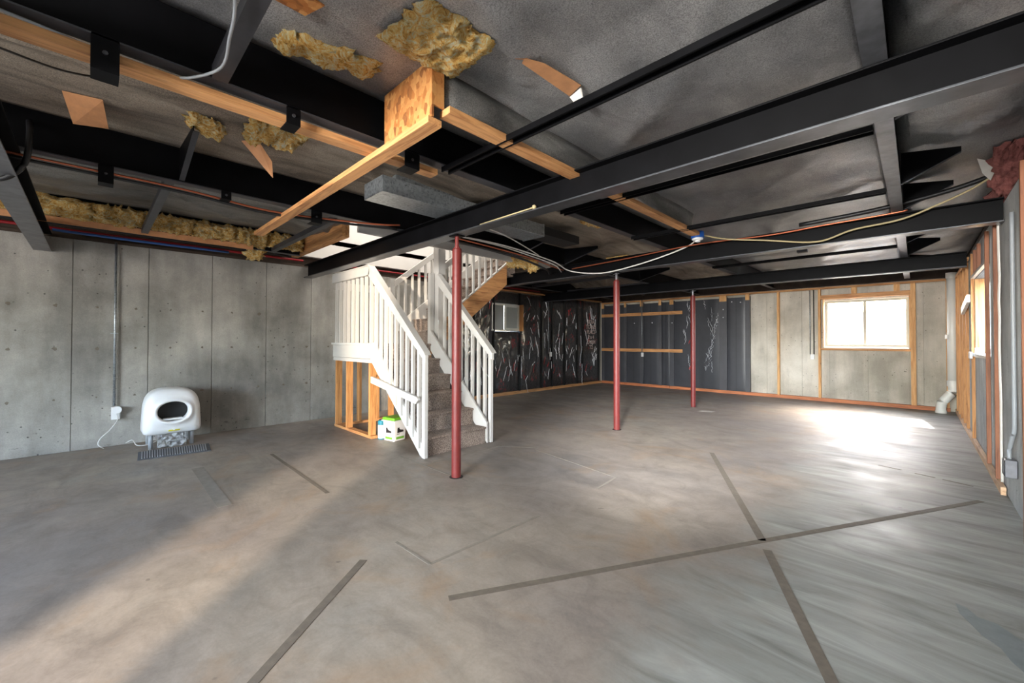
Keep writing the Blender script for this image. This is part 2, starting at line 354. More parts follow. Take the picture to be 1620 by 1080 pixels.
# sill plates + rim joists above the concrete
trim = MB(); trim.box(XL-.2, XL-.03, YF-.2, YB+.2, ZW+.001, ZW+.04).box(XL-.2, XL-.1, YF-.2, YB+.2, ZW+.04, 3.0)
trim.box(XR+.02, XR+.2, YF-.2, YB+.2, ZW+.001, ZW+.04).box(XR+.12, XR+.2, YF-.2, YB+.2, ZW+.04, 3.0)
trim.box(XL-.1, XR+.12, YB+.02, YB+.2, ZW+.001, ZW+.04).box(XL-.1, XR+.12, YB+.12, YB+.2, ZW+.04, 3.0)
trim.box(XL-.1, XR+.12, YF-.2, YF-.02, ZW+.001, ZW+.04).box(XL-.1, XR+.12, YF-.2, YF-.12, ZW+.04, 3.0)
trim.build('trim_1', 'sill', kind='structure')

# ------------------------------------------------------------------ ceiling: deck with stair opening, fabric sheets in the bays
SX0, SX1, SY0, SY1 = -7.12, -5.05, 2.32, 6.1
cb = MB()
for r in [(XL-.2, XR+.2, YF-.2, SY0), (XL-.2, XR+.2, SY1, YB+.2), (SX1, XR+.2, SY0, SY1), (XL-.2, SX0, SY0, SY1)]:
    cb.box(r[0], r[1], r[2], r[3], 2.94, 3.02)
ceiling = cb.build('ceiling', 'subfloor', kind='structure')
CM = [-2.3, -.95, .41, 1.75, 3.11, 4.46, 5.81, 7.16, 8.51, 9.86]
def sheet(x0, x1, y0, y1, z, sag, wr, mat, seed, dens=14, edge=.0):
    def fn(a, b):
        x = x0+(x1-x0)*a; y = y0+(y1-y0)*b
        # distance from the nearest cross member: sags between them
        d = min(abs(y-c) for c in CM); s_ = math.sin(min(1, d/.67)*math.pi/2)
        e = math.sin(math.pi*a)**.6
        zz = z-sag*s_*e+wr*nz(x*1.3+seed, y*.8, seed)*e + wr*.5*nz(x*4+seed, y*2.3, seed)*e
        # diagonal drawn folds
        q = (x*.9+y*.55+seed)*2.1; rr_ = nz(x*.5, y*.5, seed+3)
        zz -= wr*1.3*e*max(0, 1-abs(((q+rr_*1.6) % 2.2)-1.1)*5)
        return (x, y, min(zz, ZT+.08))
    nu = max(4, int((x1-x0)*dens)); nv = max(4, int((y1-y0)*dens))
    o = MB().grid(fn, nu, nv).build('fabric_sheet', mat, ceiling, smooth=True)
    sd = o.modifiers.new('thickness', 'SOLIDIFY'); sd.thickness = .004
    return o
sheet(-.09, XR+.1, YF, YB+.05, ZT-.01, .03, .03, 'fabric_grey', 3)
sheet(-2.39, -.15, YF, YB+.05, ZT-.01, .045, .030, 'fabric_grey', 21)
sheet(-4.12, -2.42, YF, YB+.05, ZT-.005, .03, .04, 'fabric_dusty', 33)
sheet(-6.35, -4.16, YF, 2.18, ZT-.01, .06, .04, 'fabric', 45)
sheet(-5.05, -4.16, 2.3, SY1, ZT-.01, .03, .03, 'fabric', 47)
sheet(-7.1, -4.16, SY1, YB+.05, ZT-.01, .10, .05, 'fabric_dusty', 55)

# stairwell shaft through the storey above
sh = MB().box(SX0-.1, SX0, SY0-.1, SY1+.1, 2.69, 5.1).box(SX1, SX1+.1, SY0-.1, SY1+.1, 2.86, 5.1)
sh.box(SX0, SX1, SY0-.1, SY0, 2.86, 5.1).box(SX0, SX1, SY1, SY1+.1, 2.86, 5.1).box(SX0-.1, SX1+.1, SY0-.1, SY1+.1, 5.1, 5.2)
sh.build('wall_stairwell', 'white_w', kind='structure')
hd = MB().box(-6.9, -5.05, SY0-.14, SY0-.1, 2.60, 2.82); hd.build('trim_2', 'pine_x', kind='structure')
MB().box(-6.9, -5.05, SY0-.19, SY0-.145, 2.60, 2.82).build('trim_3', 'pine_x', kind='structure')
MB().box(-5.05, -5.01, SY0, SY1, 2.68, 2.86).build('trim_4', 'white', kind='structure')

# ------------------------------------------------------------------ support beams and posts
def ibeam_poly_x(y, z0, z1, fw, ft, wt):
    h = fw/2; w2 = wt/2
    return [(y-h, z0), (y+h, z0), (y+h, z0+ft), (y+w2, z0+ft), (y+w2, z1-ft), (y+h, z1-ft), (y+h, z1), (y-h, z1), (y-h, z1-ft), (y-w2, z1-ft), (y-w2, z0+ft), (y-h, z0+ft)]
bl = ['black steel I-beam crossing the ceiling beside the left edge, nearest to the camera', 'wide black steel I-beam across the whole ceiling, resting on the nearest red post',
      'black steel I-beam with cables along it, resting on the middle red post', 'black steel I-beam farthest away, in front of the window wall']
for i, y in enumerate(BY):
    t = thing('steel_beam', (-3.3, y, ZB), bl[i], 'beam')
    x0, x1 = (XL-.0+.002, XR-.002)
    if i == 3: x1 = XR-.04
    hw, ft, wt = .07, .011, .008
    B(x0, x1, y-hw, y+hw, ZB, ZB+ft).build('bottom_flange', 'steel_sheen' if i in (1, 2) else 'steel_grey' if i else 'steel_edge', t, bevel=.002)
    B(x0, x1, y-wt/2, y+wt/2, ZB+ft, ZC-.002-ft).build('web', 'steel', t)
    B(x0, x1, y-hw, y+hw, ZC-.002-ft, ZC-.002).build('top_flange', 'steel', t, bevel=.002)
PX = -3.2
pl = ['dark red steel post nearest the camera, in front of the carpeted stairs', 'red steel post in the middle of the room under the second beam', 'red steel post farthest away, in front of the black insulated wall']
for i, y in enumerate(BY[1:]):
    t = thing('support_post', (PX, y, 0), pl[i], 'post', None)
    MB().lathe([(.046, .004), (.046, 2.20), (.042, 2.212), (.028, 2.216), (.028, 2.23)], PX, y, 28).build('shaft', 'red_post', t, smooth=False)
    if i < 2: MB().lathe([(.066, .0), (.066, .003)], PX, y, 24).build('footing_hole', 'dark', t)
    MB().lathe([(.020, 2.23), (.020, 2.328)], PX, y, 12).build('screw_jack', 'red_post' if i == 0 else 'steel_edge', t)
    B(PX-.06, PX+.06, y-.05, y+.05, 2.328, 2.3385).build('cap_plate', 'steel', t)
    if i: MB().tube(curve_pts([(PX-.03, y-.05, 2.30), (PX+.03, y-.09, 2.30), (PX+.07, y-.05, 2.31)], 4), .006, 6).build('cap_bolt', 'steel_edge', t)

# ------------------------------------------------------------------ chassis beams
cl = ['long black steel chassis beam of the house frame above the left concrete wall', 'long black steel chassis beam with copper pipe along its flange, left of the nearest post',
      'long black steel chassis beam with a pine board along its flange, through the ceiling centre', 'long steel chassis beam with triangular outriggers, close to the right wall']
for i, x in enumerate(CXS):
    t = thing('chassis_beam', (x, 3, ZC), cl[i], 'beam')
    segs = [(YF, YB-.05)] if i else [(YF, SY0-.22), (SY1+.15, YB-.05)]
    for y0, y1 in segs:
        B(x-.042, x+.042, y0, y1, ZC, ZC+.008).build('bottom_flange', 'steel_edge' if i == 3 else 'steel_grey', t, bevel=.001)
        B(x-.003, x+.003, y0, y1, ZC+.008, ZC+.275).build('web', 'steel', t)
        B(x-.042, x+.042, y0, y1, ZC+.275, ZC+.283).build('top_flange', 'steel', t)
# cross members: pairs of thin angles (C2-C3), channels elsewhere
ctr = {3: 'double black steel rail across the ceiling in front of the widest beam', 4: 'double black steel rail just behind the widest beam', 5: 'double black steel rail beside the blue box', 7: 'thin black steel rail between the two far beams'}
for i, y in enumerate(CM):
    lab = ctr.get(i, 'black steel cross rail between the chassis beams, %s' % ['out of view behind the camera', 'overhead behind the camera', 'short wide one near the left top edge', '', '', '', 'hidden behind the cabled beam', '', 'behind the farthest beam', 'last one before the window wall'][i])
    if i == 2:
        t = thing('cross_member', (-1.3, y, ZC), 'wide dark steel channel joining two beams, left of the big yellow insulation patch', 'rail')
        B(CXS[2]+.044, CXS[3]-.044, y-.032, y+.032, ZC+.0, ZC+.006).build('channel_face', 'steel_grey', t)
        B(CXS[2]+.044, CXS[3]-.044, y+.026, y+.032, ZC+.006, ZC+.06).build('channel_lip', 'steel_grey', t)
        B(CXS[2]+.044, CXS[3]-.044, y-.032, y-.026, ZC+.006, ZC+.06).build('channel_lip', 'steel_grey', t)
    else:
        t = thing('cross_member', (-1.3, y, ZC-.02), lab, 'rail')
        x0, x1 = CXS[2]+.0, CXS[3]-.046
        for s_ in (-1, 1):
            mb = MB().box(x0, x1, y+s_*.030-.005, y+s_*.030+.005, ZC-.036, ZC-.002).box(x0, x1, y+s_*.030, y+s_*.004, ZC-.009, ZC-.002)
            mb.build('steel_angle', 'steel', t)
    if i in (2, 3, 7, 8, 9, 0, 1):
        xa, xb = CXS[0]+.044, CXS[1]-.044
        nm = {2: 'dark steel channel crossing the yellow insulation strip, left part of the ceiling', 3: 'black steel channel beside the stair opening, over the left wall'}.get(i, 'dark steel channel over the left bays, cross rail %s' % ['behind the camera, rear', 'behind the camera, front', '', '', '', '', '', 'just beyond the stairs', 'behind the farthest beam', 'by the back wall'][i])
        t = thing('cross_channel', ((xa+xb)/2, y, ZC), nm, 'rail')
        B(xa, xb, y-.03, y+.03, ZC+.002, ZC+.008).build('channel_face', 'steel_grey', t)
        B(xa, xb, y+.024, y+.03, ZC+.008, ZC+.06).build('channel_lip', 'steel_grey', t)
        B(xa, xb, y-.03, y-.024, ZC+.008, ZC+.06).build('channel_lip', 'steel_grey', t)
# outriggers: tapered plates
def outrigger(x, y, s_, ln, lab, flange='steel_edge'):
    t = thing('outrigger', (x+s_*ln/2, y, ZC), lab, 'bracket')
    a = x+s_*.045
    MB().prism([(a, y-.002, ZC+.012), (x+s_*ln, y-.002, ZT-.11), (x+s_*ln, y-.002, ZT-.07), (a, y-.002, ZT-.02)], (0, .004, 0)).build('gusset_plate', 'steel', t)
    MB().bar((a, y+.014, ZC+.014), (x+s_*ln, y+.014, ZT-.108), .034, .004).build('gusset_flange', 'steel_grey', t)
w4 = ['over the camera', 'first visible, tip toward the right wall', 'large one right of the second rail', '', '']
ol = {1.75: 'black triangular outrigger overhead at the right edge', 3.11: 'black triangular outrigger right of the chassis beam, behind the widest beam',
      4.46: 'largest fully visible black triangular outrigger, pointing at the right wall', 5.55: 'black triangular outrigger just in front of the cabled beam at right',
      7.16: 'black triangular outrigger between the two far beams at right', 8.2: 'small black triangular outrigger over the farthest beam at right', 9.8: 'smallest black outrigger near the window wall at right'}
for y, lb in ol.items(): outrigger(CXS[3], y if y != 5.55 else 5.35, 1, .37, lb)
ol2 = {.46: 'dark outrigger bracket above the copper pipe at left', 4.3: 'black triangular outrigger beside the sheet metal duct end', 5.35: 'black triangular outrigger pointing right above the cable bundle', 7.9: 'black triangular outrigger above the middle red post', -1.0: 'black outrigger left of the camera, overhead'}
for y, lb in ol2.items(): outrigger(CXS[1], y, 1, .68, lb)

# flat clips hooked over the flanges
def clip(x, y, wd, lab, drop=.09):
    t = thing('beam_clip', (x, y, ZC-.02), lab, 'clip')
    xf_ = x+.062
    B(xf_, xf_+.005, y-wd/2, y+wd/2, ZC-drop, ZC+.012).build('clip_plate', 'steel', t, bevel=.001)
    B(x-.04, xf_, y-wd/2, y+wd/2, ZC-drop, ZC-drop+.005).build('clip_foot', 'steel', t)
    MB().prism([(xf_+.0055, y+.009*math.cos(a*math.pi/4), ZC-drop*.45+.009*math.sin(a*math.pi/4)) for a in range(8)], (.006, 0, 0)).build('bolt', 'steel_grey', t)
clip(-2.43, .025, .085, 'wide black steel clip over the pine board, near the top left corner', .135)
clip(-2.43, .735, .07, 'black steel clip on the pine board, above the torn fluffy insulation', .085)
clip(-2.43, 1.455, .11, 'black steel clip at the far end of the pine board', .10)
clip(-4.165, .055, .08, 'black square clip on the copper-pipe beam, left one', .12)
clip(-4.165, .765, .07, 'small black clip holding the copper pipe, middle of its beam', .06)
clip(-4.165, 1.485, .10, 'black square clip hanging right of the crossing pine board', .11)

# ------------------------------------------------------------------ loose pine boards of the ceiling
def board(name, mb, mat, lab, cat='board'): 
    o = mb.build(name, mat, bevel=.002); o['label'] = lab; o['category'] = cat; return o
board('pine_board', MB().box(-2.50, -2.412, -2.2, 1.69, 2.488, 2.526), 'pine_y', 'long pine board fixed along the chassis beam, from the top left corner')
board('pine_board', MB().prism([(-5.10, 1.30, 2.455), (-1.815, 1.205, 2.455), (-1.815, 1.205, 2.493), (-5.10, 1.30, 2.493)], (0, .085, 0)) if False else MB().box(-5.09, -1.80, 1.20, 1.285, 2.450, 2.486), 'pine_x', 'pine board crossing the ceiling under the others, ending at the left insulation')
board('pine_board', MB().box(-1.84, -1.75, 1.30, 4.785, 2.518, 2.556), 'pine_y', 'pine board running to the blue box, crossed by the widest beam')
t = thing('osb_box_end', (-2.07, 1.24, 2.55), 'square of strand board closing a boxed duct above the crossing pine board', 'panel')
B(-2.30, -1.80, 1.222, 1.234, 2.49, 2.80).build('panel_face', 'osb', t)
B(-1.815, -1.80, 1.235, 1.30, 2.557, 2.80).build('panel_edge', 'osb', t)
# fabric side of the boxed duct
o = MB().grid(lambda a, b: (-1.82+.03*math.sin(b*23)*math.sin(a*3), 1.31+b*3.5, 2.56+.215*a), 4, 40).build('duct_wrap', 'fabric', smooth=True)
o['label'] = 'dark fabric side of the boxed run above the pine board by the blue box'; o['category'] = 'wrap'
t = o; sd = o.modifiers.new('th', 'SOLIDIFY'); sd.thickness = .004

# ------------------------------------------------------------------ sheet metal duct
t = thing('air_duct', (-3.33, 2.9, 2.565), 'galvanized sheet metal duct running over the widest beam', 'duct')
B(-3.50, -3.17, 1.67, 3.74, 2.562, 2.70).build('duct_body', 'galv', t, bevel=.003)
B(-3.505, -3.165, 2.86, 2.885, 2.5565, 2.7055).build('drive_cleat', 'galv', t)
B(-3.505, -3.165, 3.72, 3.745, 2.5565, 2.7055).build('drive_cleat', 'galv', t)
B(-3.47, -3.20, 3.746, 4.5, 2.60, 2.70).build('duct_offset', 'dark', t)
B(-3.42, -3.36, 1.9, 3.6, 2.701, 2.82).build('hanger_strap', 'galv', t)

# ------------------------------------------------------------------ fibreglass: fluffy torn pieces
def fluff(name, corners, depth, lab, mat='fluff', n=26, rag=.04, nrm=(0, 0, -1), parent=None):
    P = [Vector(c_) for c_ in corners]; nv = Vector(nrm).normalized(); sd_ = random.random()*50
    def fn(a, b):
        ra = rag*(.6*nz(b*5+sd_, a*3, 1)+.5*nz(b*14+sd_, a*7, 5)+.35*nz(b*33, sd_, a*9)); rb = rag*(.6*nz(a*5+sd_, 9+b*3, 2)+.5*nz(a*14+sd_, b*7, 6)+.35*nz(a*33, sd_, b*9))
        p = (P[0]*(1-a)+P[1]*a)*(1-b)+(P[3]*(1-a)+P[2]*a)*b
        e1 = (P[1]-P[0]).normalized(); e2 = (P[3]-P[0]).normalized()
        edge = min(a, 1-a, b, 1-b)*8; f_ = min(1, edge)**.5
        k_ = 1-min(1, edge)
        hgt = depth*f_*(.5+.6*abs(nz(p.x*7+sd_, p.y*7, p.z*7))+.45*nz(p.x*16, p.y*22, sd_+p.z*16)+.40*abs(nz(p.x*34, p.y*44, p.z*34))+.2*nz(p.x*80, p.y*80, p.z*80))
        cf = min(1, max(min(a, 1-a), min(b, 1-b))*4)
        return p+nv*hgt+(e1*ra+e2*rb)*k_*(.35+cf)
    mb = MB().grid(fn, n, n)
    m_ = len(mb.v)
    # closed back
    b0 = len(mb.v)
    for i in range(n+1):
        for j in range(n+1):
            v = Vector(mb.v[i*(n+1)+j]); q = (P[0]*(1-i/n)+P[1]*i/n)*(1-j/n)+(P[3]*(1-i/n)+P[2]*i/n)*j/n
            edge = min(i, n-i, j, n-j)
            mb.v.append(tuple(v if edge == 0 else q-nv*.004))
    for i in range(n):
        for j in range(n):
            a = b0+i*(n+1)+j; mb.f.append((a+n+1, a+n+2, a+1, a))
    o = mb.build(name, mat, parent, smooth=True)
    if parent is None: o['label'] = lab; o['category'] = 'insulation'
    return o
zf = ZT-.015
fluff('insulation_batt', [(-1.84, .93, zf-.045), (-1.46, .98, zf-.045), (-1.455, 1.36, zf-.05), (-1.83, 1.37, zf-.05)], .045, 'large pale yellow insulation patch showing through the torn black fabric, top centre', n=44, rag=.05)
fluff('insulation_batt', [(-2.30, .60, zf), (-2.16, .62, zf), (-2.02, 1.06, zf-.02), (-2.16, 1.06, zf-.03)], .06, 'ragged yellow insulation hanging beside the black beam web, left of the large patch', n=34, rag=.06)
o = MB().prism([(-1.98, .50, zf-.022), (-1.84, .53, zf-.022), (-1.86, .70, zf-.022), (-1.98, .66, zf-.022)], (0, 0, .006)).build('osb_scrap', 'osb'); o['label'] = 'piece of strand board seen through the fabric at the top edge'; o['category'] = 'board'
# torn flap with kraft back
o = MB().prism([(-1.49, 1.47, zf-.025), (-1.40, 1.66, zf-.03), (-1.36, 1.93, zf-.04), (-1.47, 1.97, zf-.04)], (0, 0, .004)).build('kraft_flap', 'kraft')
o['label'] = 'long orange triangular tear of kraft paper in the black fabric, top centre right'; o['category'] = 'paper'
o = MB().prism([(-1.47, 1.97, zf-.045), (-1.37, 1.94, zf-.045), (-1.385, 1.985, zf-.09), (-1.44, 2.0, zf-.10)], (.002, .006, 0)).build('foil_curl', 'poly')
o['label'] = 'small curled white scrap at the end of the orange tear'; o['category'] = 'scrap'
# tears between C1 and C2
fluff('insulation_batt', [(-3.52, .42, zf-.02), (-3.32, .43, zf-.02), (-3.34, .62, zf-.05), (-3.50, .62, zf-.09)], .05, 'small yellow insulation tuft hanging in the left dusty fabric', n=24, rag=.05)
fluff('insulation_batt', [(-3.45, .74, zf-.03), (-3.18, .72, zf-.01), (-3.08, 1.08, zf-.01), (-3.32, 1.06, zf-.04)], .075, 'pale fluffy insulation bulging from a tear under the pine board', n=34, rag=.06)
o = MB().prism([(-3.50, .74, zf-.05), (-3.41, .82, zf-.05), (-3.48, .93, zf-.15), (-3.56, .96, zf-.24), (-3.59, .90, zf-.15)], (.004, .003, .002)).build('kraft_flap', 'kraft'); o['label'] = 'twisted kraft paper strip hanging below the fluffy insulation tear'; o['category'] = 'paper'
t = thing('kraft_flap', (-3.66, .02, 2.75), 'square folded flap of kraft paper hanging from a hole in the dusty fabric, upper left', 'paper')
MB().prism([(-3.60, -.14, zf-.03), (-3.56, .03, zf-.03), (-3.82, .06, zf-.10), (-3.84, -.10, zf-.12)], (.004, 0, .003)).build('flap_face', 'kraft', t)
# the long strip along the left chassis beam
seg = [(-.9, 0, .09), (-.02, .42, .10), (.40, .86, .10), (.84, 1.30, .10), (1.28, 1.66, .12), (1.64, 2.12, .09)]
tl = ['yellow insulation strip above the left wall, end next to the left beam', 'yellow insulation clump above the left wall, second from the left', 'yellow insulation clump crossed by the left steel channel',
      'yellow insulation clump right of the left steel channel', 'bushy yellow insulation where the crossing pine board ends', 'yellow insulation clump next to the stair opening']
for (a, b, d_), lb in zip(seg, tl):
    fluff('insulation_batt', [(-6.31, a, 2.79), (-6.31, b, 2.79), (-6.385, b, 2.60), (-6.385, a, 2.60)], d_*1.15, lb, n=30, rag=.06, nrm=(1, 0, -.35))
fluff('insulation_batt', [(-6.50, 1.42, 2.66), (-6.42, 1.66, 2.66), (-6.52, 1.64, 2.44), (-6.56, 1.46, 2.42)], .06, 'tapered yellow insulation tail hanging down over the left concrete wall', n=24, rag=.09, nrm=(1, -.3, -.2))
o = B(-6.41, -6.395, YF+.3, 1.5, 2.535, 2.60).build('kraft_strip', 'kraft'); o['label'] = 'brown kraft edge under the yellow insulation strip'; o['category'] = 'paper'
# by the stairs top
fluff('insulation_batt', [(-5.10, 4.98, 2.78), (-4.85, 5.35, 2.80), (-4.90, 5.36, 2.58), (-5.12, 5.05, 2.60)], .07, 'pale yellow insulation shreds at the top of the wooden stair stringer', n=26, rag=.10, nrm=(.7, -.7, 0))
fluff('insulation_batt', [(-4.80, 5.20, 2.72), (-4.66, 5.34, 2.72), (-4.70, 5.36, 2.50), (-4.82, 5.26, 2.50)], .06, 'separate round tuft of insulation hanging right of the stair stringer top', n=22, rag=.10, nrm=(.7, -.7, 0))
fluff('insulation_batt', [(-3.9, 6.3, zf-.04), (-3.5, 6.3, zf-.04), (-3.5, 6.9, zf-.04), (-3.9, 6.9, zf-.04)], .08, 'yellow insulation showing through the fabric left of the middle post top', n=22, rag=.1)
fluff('insulation_batt', [(-2.95, 4.15, zf-.03), (-2.75, 4.1, zf-.03), (-2.7, 4.5, zf-.03), (-2.9, 4.5, zf-.03)], .05, 'small yellow insulation tear in the dusty fabric right of the duct', n=18, rag=.1)
fluff('insulation_batt', [(-3.0, 3.35, zf-.02), (-2.93, 3.35, zf-.02), (-2.9, 3.6, zf-.02), (-3.0, 3.6, zf-.02)], .04, 'tiny yellow insulation tuft at the duct corner', n=14, rag=.1)
fluff('insulation_batt', [(.42, 4.75, 2.80), (.60, 4.75, 2.80), (.64, 5.7, 2.56), (.50, 5.75, 2.60)], .09, 'pink insulation torn open in the corner above the cabled beam end', 'fluff_pink', n=26, rag=.1)
o = MB().prism([(.36, 4.95, 2.79), (.48, 5.02, 2.74), (.45, 5.2, 2.66), (.40, 5.1, 2.70)], (.004, .01, 0)).build('torn_film', 'poly'); o['label'] = 'curled white torn film beside the pink insulation'; o['category'] = 'scrap'

# ------------------------------------------------------------------ cables and pipes
def cable(name, ctrl, r, mat, lab, cat='cable', n=7):
    o = MB().tube(curve_pts(ctrl, n), r, 8).build(name, mat, smooth=True); o['label'] = lab; o['category'] = cat; return o
cable('copper_pipe', [(-4.185, -2.5, 2.535), (-4.19, -.3, 2.53), (-4.195, .5, 2.525), (-4.19, 1.1, 2.49), (-4.10, 1.7, 2.51), (-4.0, 2.1, 2.53), (-3.98, 2.30, 2.56)], .009, 'copper', 'thin copper pipe along the chassis beam at left', 'pipe')
cable('black_cable', [(-4.20, -2.5, 2.515), (-4.21, -.3, 2.51), (-4.215, .5, 2.505), (-4.2, 1.1, 2.47), (-4.12, 1.8, 2.50), (-4.05, 2.30, 2.53)], .012, 'wire_b', 'black cable beside the thin copper pipe at left')
cable('white_cable', [(-3.72, 2.57, 2.50), (-3.66, 3.4, 2.50), (-3.72, 4.0, 2.50), (-3.86, 4.8, 2.49), (-3.95, 5.30, 2.43), (-3.5, 5.34, 2.345), (-3.1, 5.34, 2.35), (-2.5, 5.34, 2.44), (-2.05, 5.34, 2.56), (-1.9, 4.98, 2.60)], .009, 'wire_w', 'white cable sagging under the middle beam up to the blue box')
cable('white_cable', [(-3.78, 2.57, 2.52), (-3.75, 3.4, 2.515), (-3.82, 4.0, 2.51), (-3.96, 4.9, 2.48), (-4.15, 5.34, 2.44)], .008, 'wire_w', 'white cable running straight back from the nearest post top')
cable('white_cable', [(-3.30, 2.57, 2.54), (-3.34, 3.2, 2.52), (-3.60, 3.9, 2.52), (-3.74, 4.3, 2.50)], .007, 'wire_w', 'white cable looping under the duct to join the others')
cable('copper_pipe', [(-3.78, 2.57, 2.50), (-3.80, 3.4, 2.49), (-3.88, 4.2, 2.485), (-4.05, 5.0, 2.47), (-4.1, 5.33, 2.46)], .009, 'copper', 'copper pipe beside the white cables behind the nearest post', 'pipe')
cable('black_cable', [(-3.84, 2.57, 2.49), (-3.86, 3.4, 2.47), (-3.95, 4.2, 2.46), (-4.2, 5.0, 2.45), (-4.4, 5.34, 2.44)], .016, 'wire_b', 'thick black cable bundle behind the nearest post')
cable('copper_pipe', [(-3.95, 5.36, 2.47), (-3.0, 5.35, 2.50), (-2.0, 5.35, 2.545), (-1.2, 5.35, 2.52), (-.7, 5.35, 2.535), (-.2, 5.35, 2.545), (-.05, 5.35, 2.555)], .009, 'copper', 'long copper pipe clipped along the middle beam', 'pipe')
cable('tan_cable', [(-1.80, 4.95, 2.56), (-1.6, 5.2, 2.52), (-1.2, 5.34, 2.46), (-.75, 5.34, 2.37), (-.45, 5.33, 2.44), (-.1, 5.32, 2.47), (.15, 5.3, 2.55), (.36, 5.28, 2.64), (.56, 5.2, 2.76)], .009, 'wire_y', 'tan cable drooping across the middle beam to the right wall')
cable('black_cable', [(-.9, 5.33, 2.575), (-.3, 5.33, 2.60), (.2, 5.32, 2.66), (.58, 5.3, 2.75)], .022, 'wire_b', 'thick black drain line above the right end of the middle beam', 'pipe')
cable('grey_cable', [(-2.36, -.55, 2.53), (-2.42, -.1, 2.53), (-2.46, .20, 2.52), (-2.25, .38, 2.535), (-1.95, .37, 2.53), (-1.72, .34, 2.53), (-1.4, .25, 2.56)], .006, 'plastic_grey', 'thin grey cable looping below the wide steel channel at top left')
cable('black_cable', [(-2.62, -.3, 2.49), (-2.9, -.12, 2.60), (-3.1, .05, 2.72)], .005, 'wire_b', 'thin black wire hanging across the pine board at the left edge')
cable('red_pipe', [(-7.085, YF+.2, 2.60), (-7.085, -.3, 2.60), (-7.085, 1.0, 2.60), (-7.085, 2.36, 2.60)], .018, 'pex_red', 'red water pipe along the top of the left concrete wall', 'pipe', 2)
cable('blue_pipe', [(-7.02, -.33, 2.57), (-7.02, .5, 2.565), (-7.04, 1.35, 2.575)], .016, 'pex_blue', 'blue water pipe along the top of the left concrete wall', 'pipe', 3)
cable('red_pipe', [(-7.085, 2.6, 2.60), (-7.085, 4, 2.60), (-7.085, 6.4, 2.60), (-7.085, 8.2, 2.60)], .016, 'pex_red', 'red water pipe above the left wall beyond the stairs', 'pipe', 2)
cable('black_cable', [(-6.95, YF+.3, 2.62), (-6.95, 0, 2.63), (-6.95, 2.2, 2.62)], .014, 'wire_b', 'black cable above the blue pipe on the left wall top')
B(-7.08, -6.9, YF+.1, SY0-.2, 2.64, 2.75).build('sill_blocking', 'sill')['label'] = 'dark wooden blocking above the left wall pipes'
bpy.data.objects['sill_blocking']['category'] = 'board'
# black flexible hose around the nearest-left beam
cable('black_hose', [(-4.12, -.30, 2.74), (-4.0, -.29, 2.60), (-4.0, -.31, 2.42), (-4.05, -.40, 2.318), (-4.12, -.52, 2.32)], .016, 'wire_b', 'black hose hooked around the beam at the left edge', 'hose')
# blue ceiling box with bulb holder
t = thing('light_fixture', (-1.87, 4.95, 2.50), 'blue round electrical box with a bare bulb holder on the pine board', 'light')
MB().lathe([(.068, 2.575), (.072, 2.52), (.072, 2.50)], -1.80, 4.86, 20).build('junction_box', 'blue', t, smooth=False)
MB().lathe([(.060, 2.499), (.058, 2.485), (.028, 2.474), (.028, 2.46)], -1.80, 4.86, 20).build('lamp_holder', 'plastic', t, smooth=False)

t = thing('bolt_rod', (-2.5, 2.39, 2.36), 'thin pale rod with a round knob lying on the flange of the widest beam', 'rod')
MB().tube([(-2.80, 2.42, 2.3605), (-2.17, 2.425, 2.372)], .006, 8).build('rod_shaft', 'wire_y', t, smooth=True)
MB().lathe([(.004, 2.353), (.014, 2.359), (.019, 2.372), (.014, 2.386), (.004, 2.391)], -2.155, 2.425, 14).build('rod_knob', 'wire_y', t, smooth=True)
o = B(-1.33, -1.20, 7.66, 7.76, 2.70, 2.745).build('junction_cover', 'steel_grey', bevel=.004); o['label'] = 'small dark metal box under the fabric between the two far beams'; o['category'] = 'box'
# small junction box and conduit on left wall + litter box adapter
t = thing('outlet_conduit', (-7.13, .2, .48), 'grey metal conduit running down the left concrete wall to a white outlet', 'conduit')
MB().tube([(-7.135, .195, .50), (-7.135, .195, 2.53)], .0125, 10).build('conduit_tube', 'galv', t, smooth=True)
B(-7.16, -7.115, .155, .225, 1.395, 1.405).build('conduit_strap', 'galv', t)
B(-7.165, -7.10, .17, .25, .335, .49).build('outlet_box', 'plastic', t, bevel=.006)
t = thing('power_adapter', (-7.08, .22, .38), 'round white plug adapter with a cord in the left wall outlet', 'adapter')
MB().prism([(-7.098, .22+.045*math.cos(a), .455+.045*math.sin(a)) for a in [i*math.pi/8 for i in range(16)]], (.035, 0, 0)).build('plug_body', 'plastic', t, bevel=.004)
MB().tube(curve_pts([(-7.085, .22, .41), (-7.08, .225, .33), (-7.07, .16, .22), (-7.06, .08, .13), (-7.05, .06, .06), (-7.04, .11, .005)], 6), .005, 6).build('power_cord', 'wire_w', t, smooth=True)
MB().tube(curve_pts([(-7.04, .30, .04), (-7.02, .36, .07), (-6.95, .40, .01), (-6.93, .50, .006), (-7.0, .62, .04)], 6), .005, 6).build('power_cord', 'wire_w', t, smooth=True)

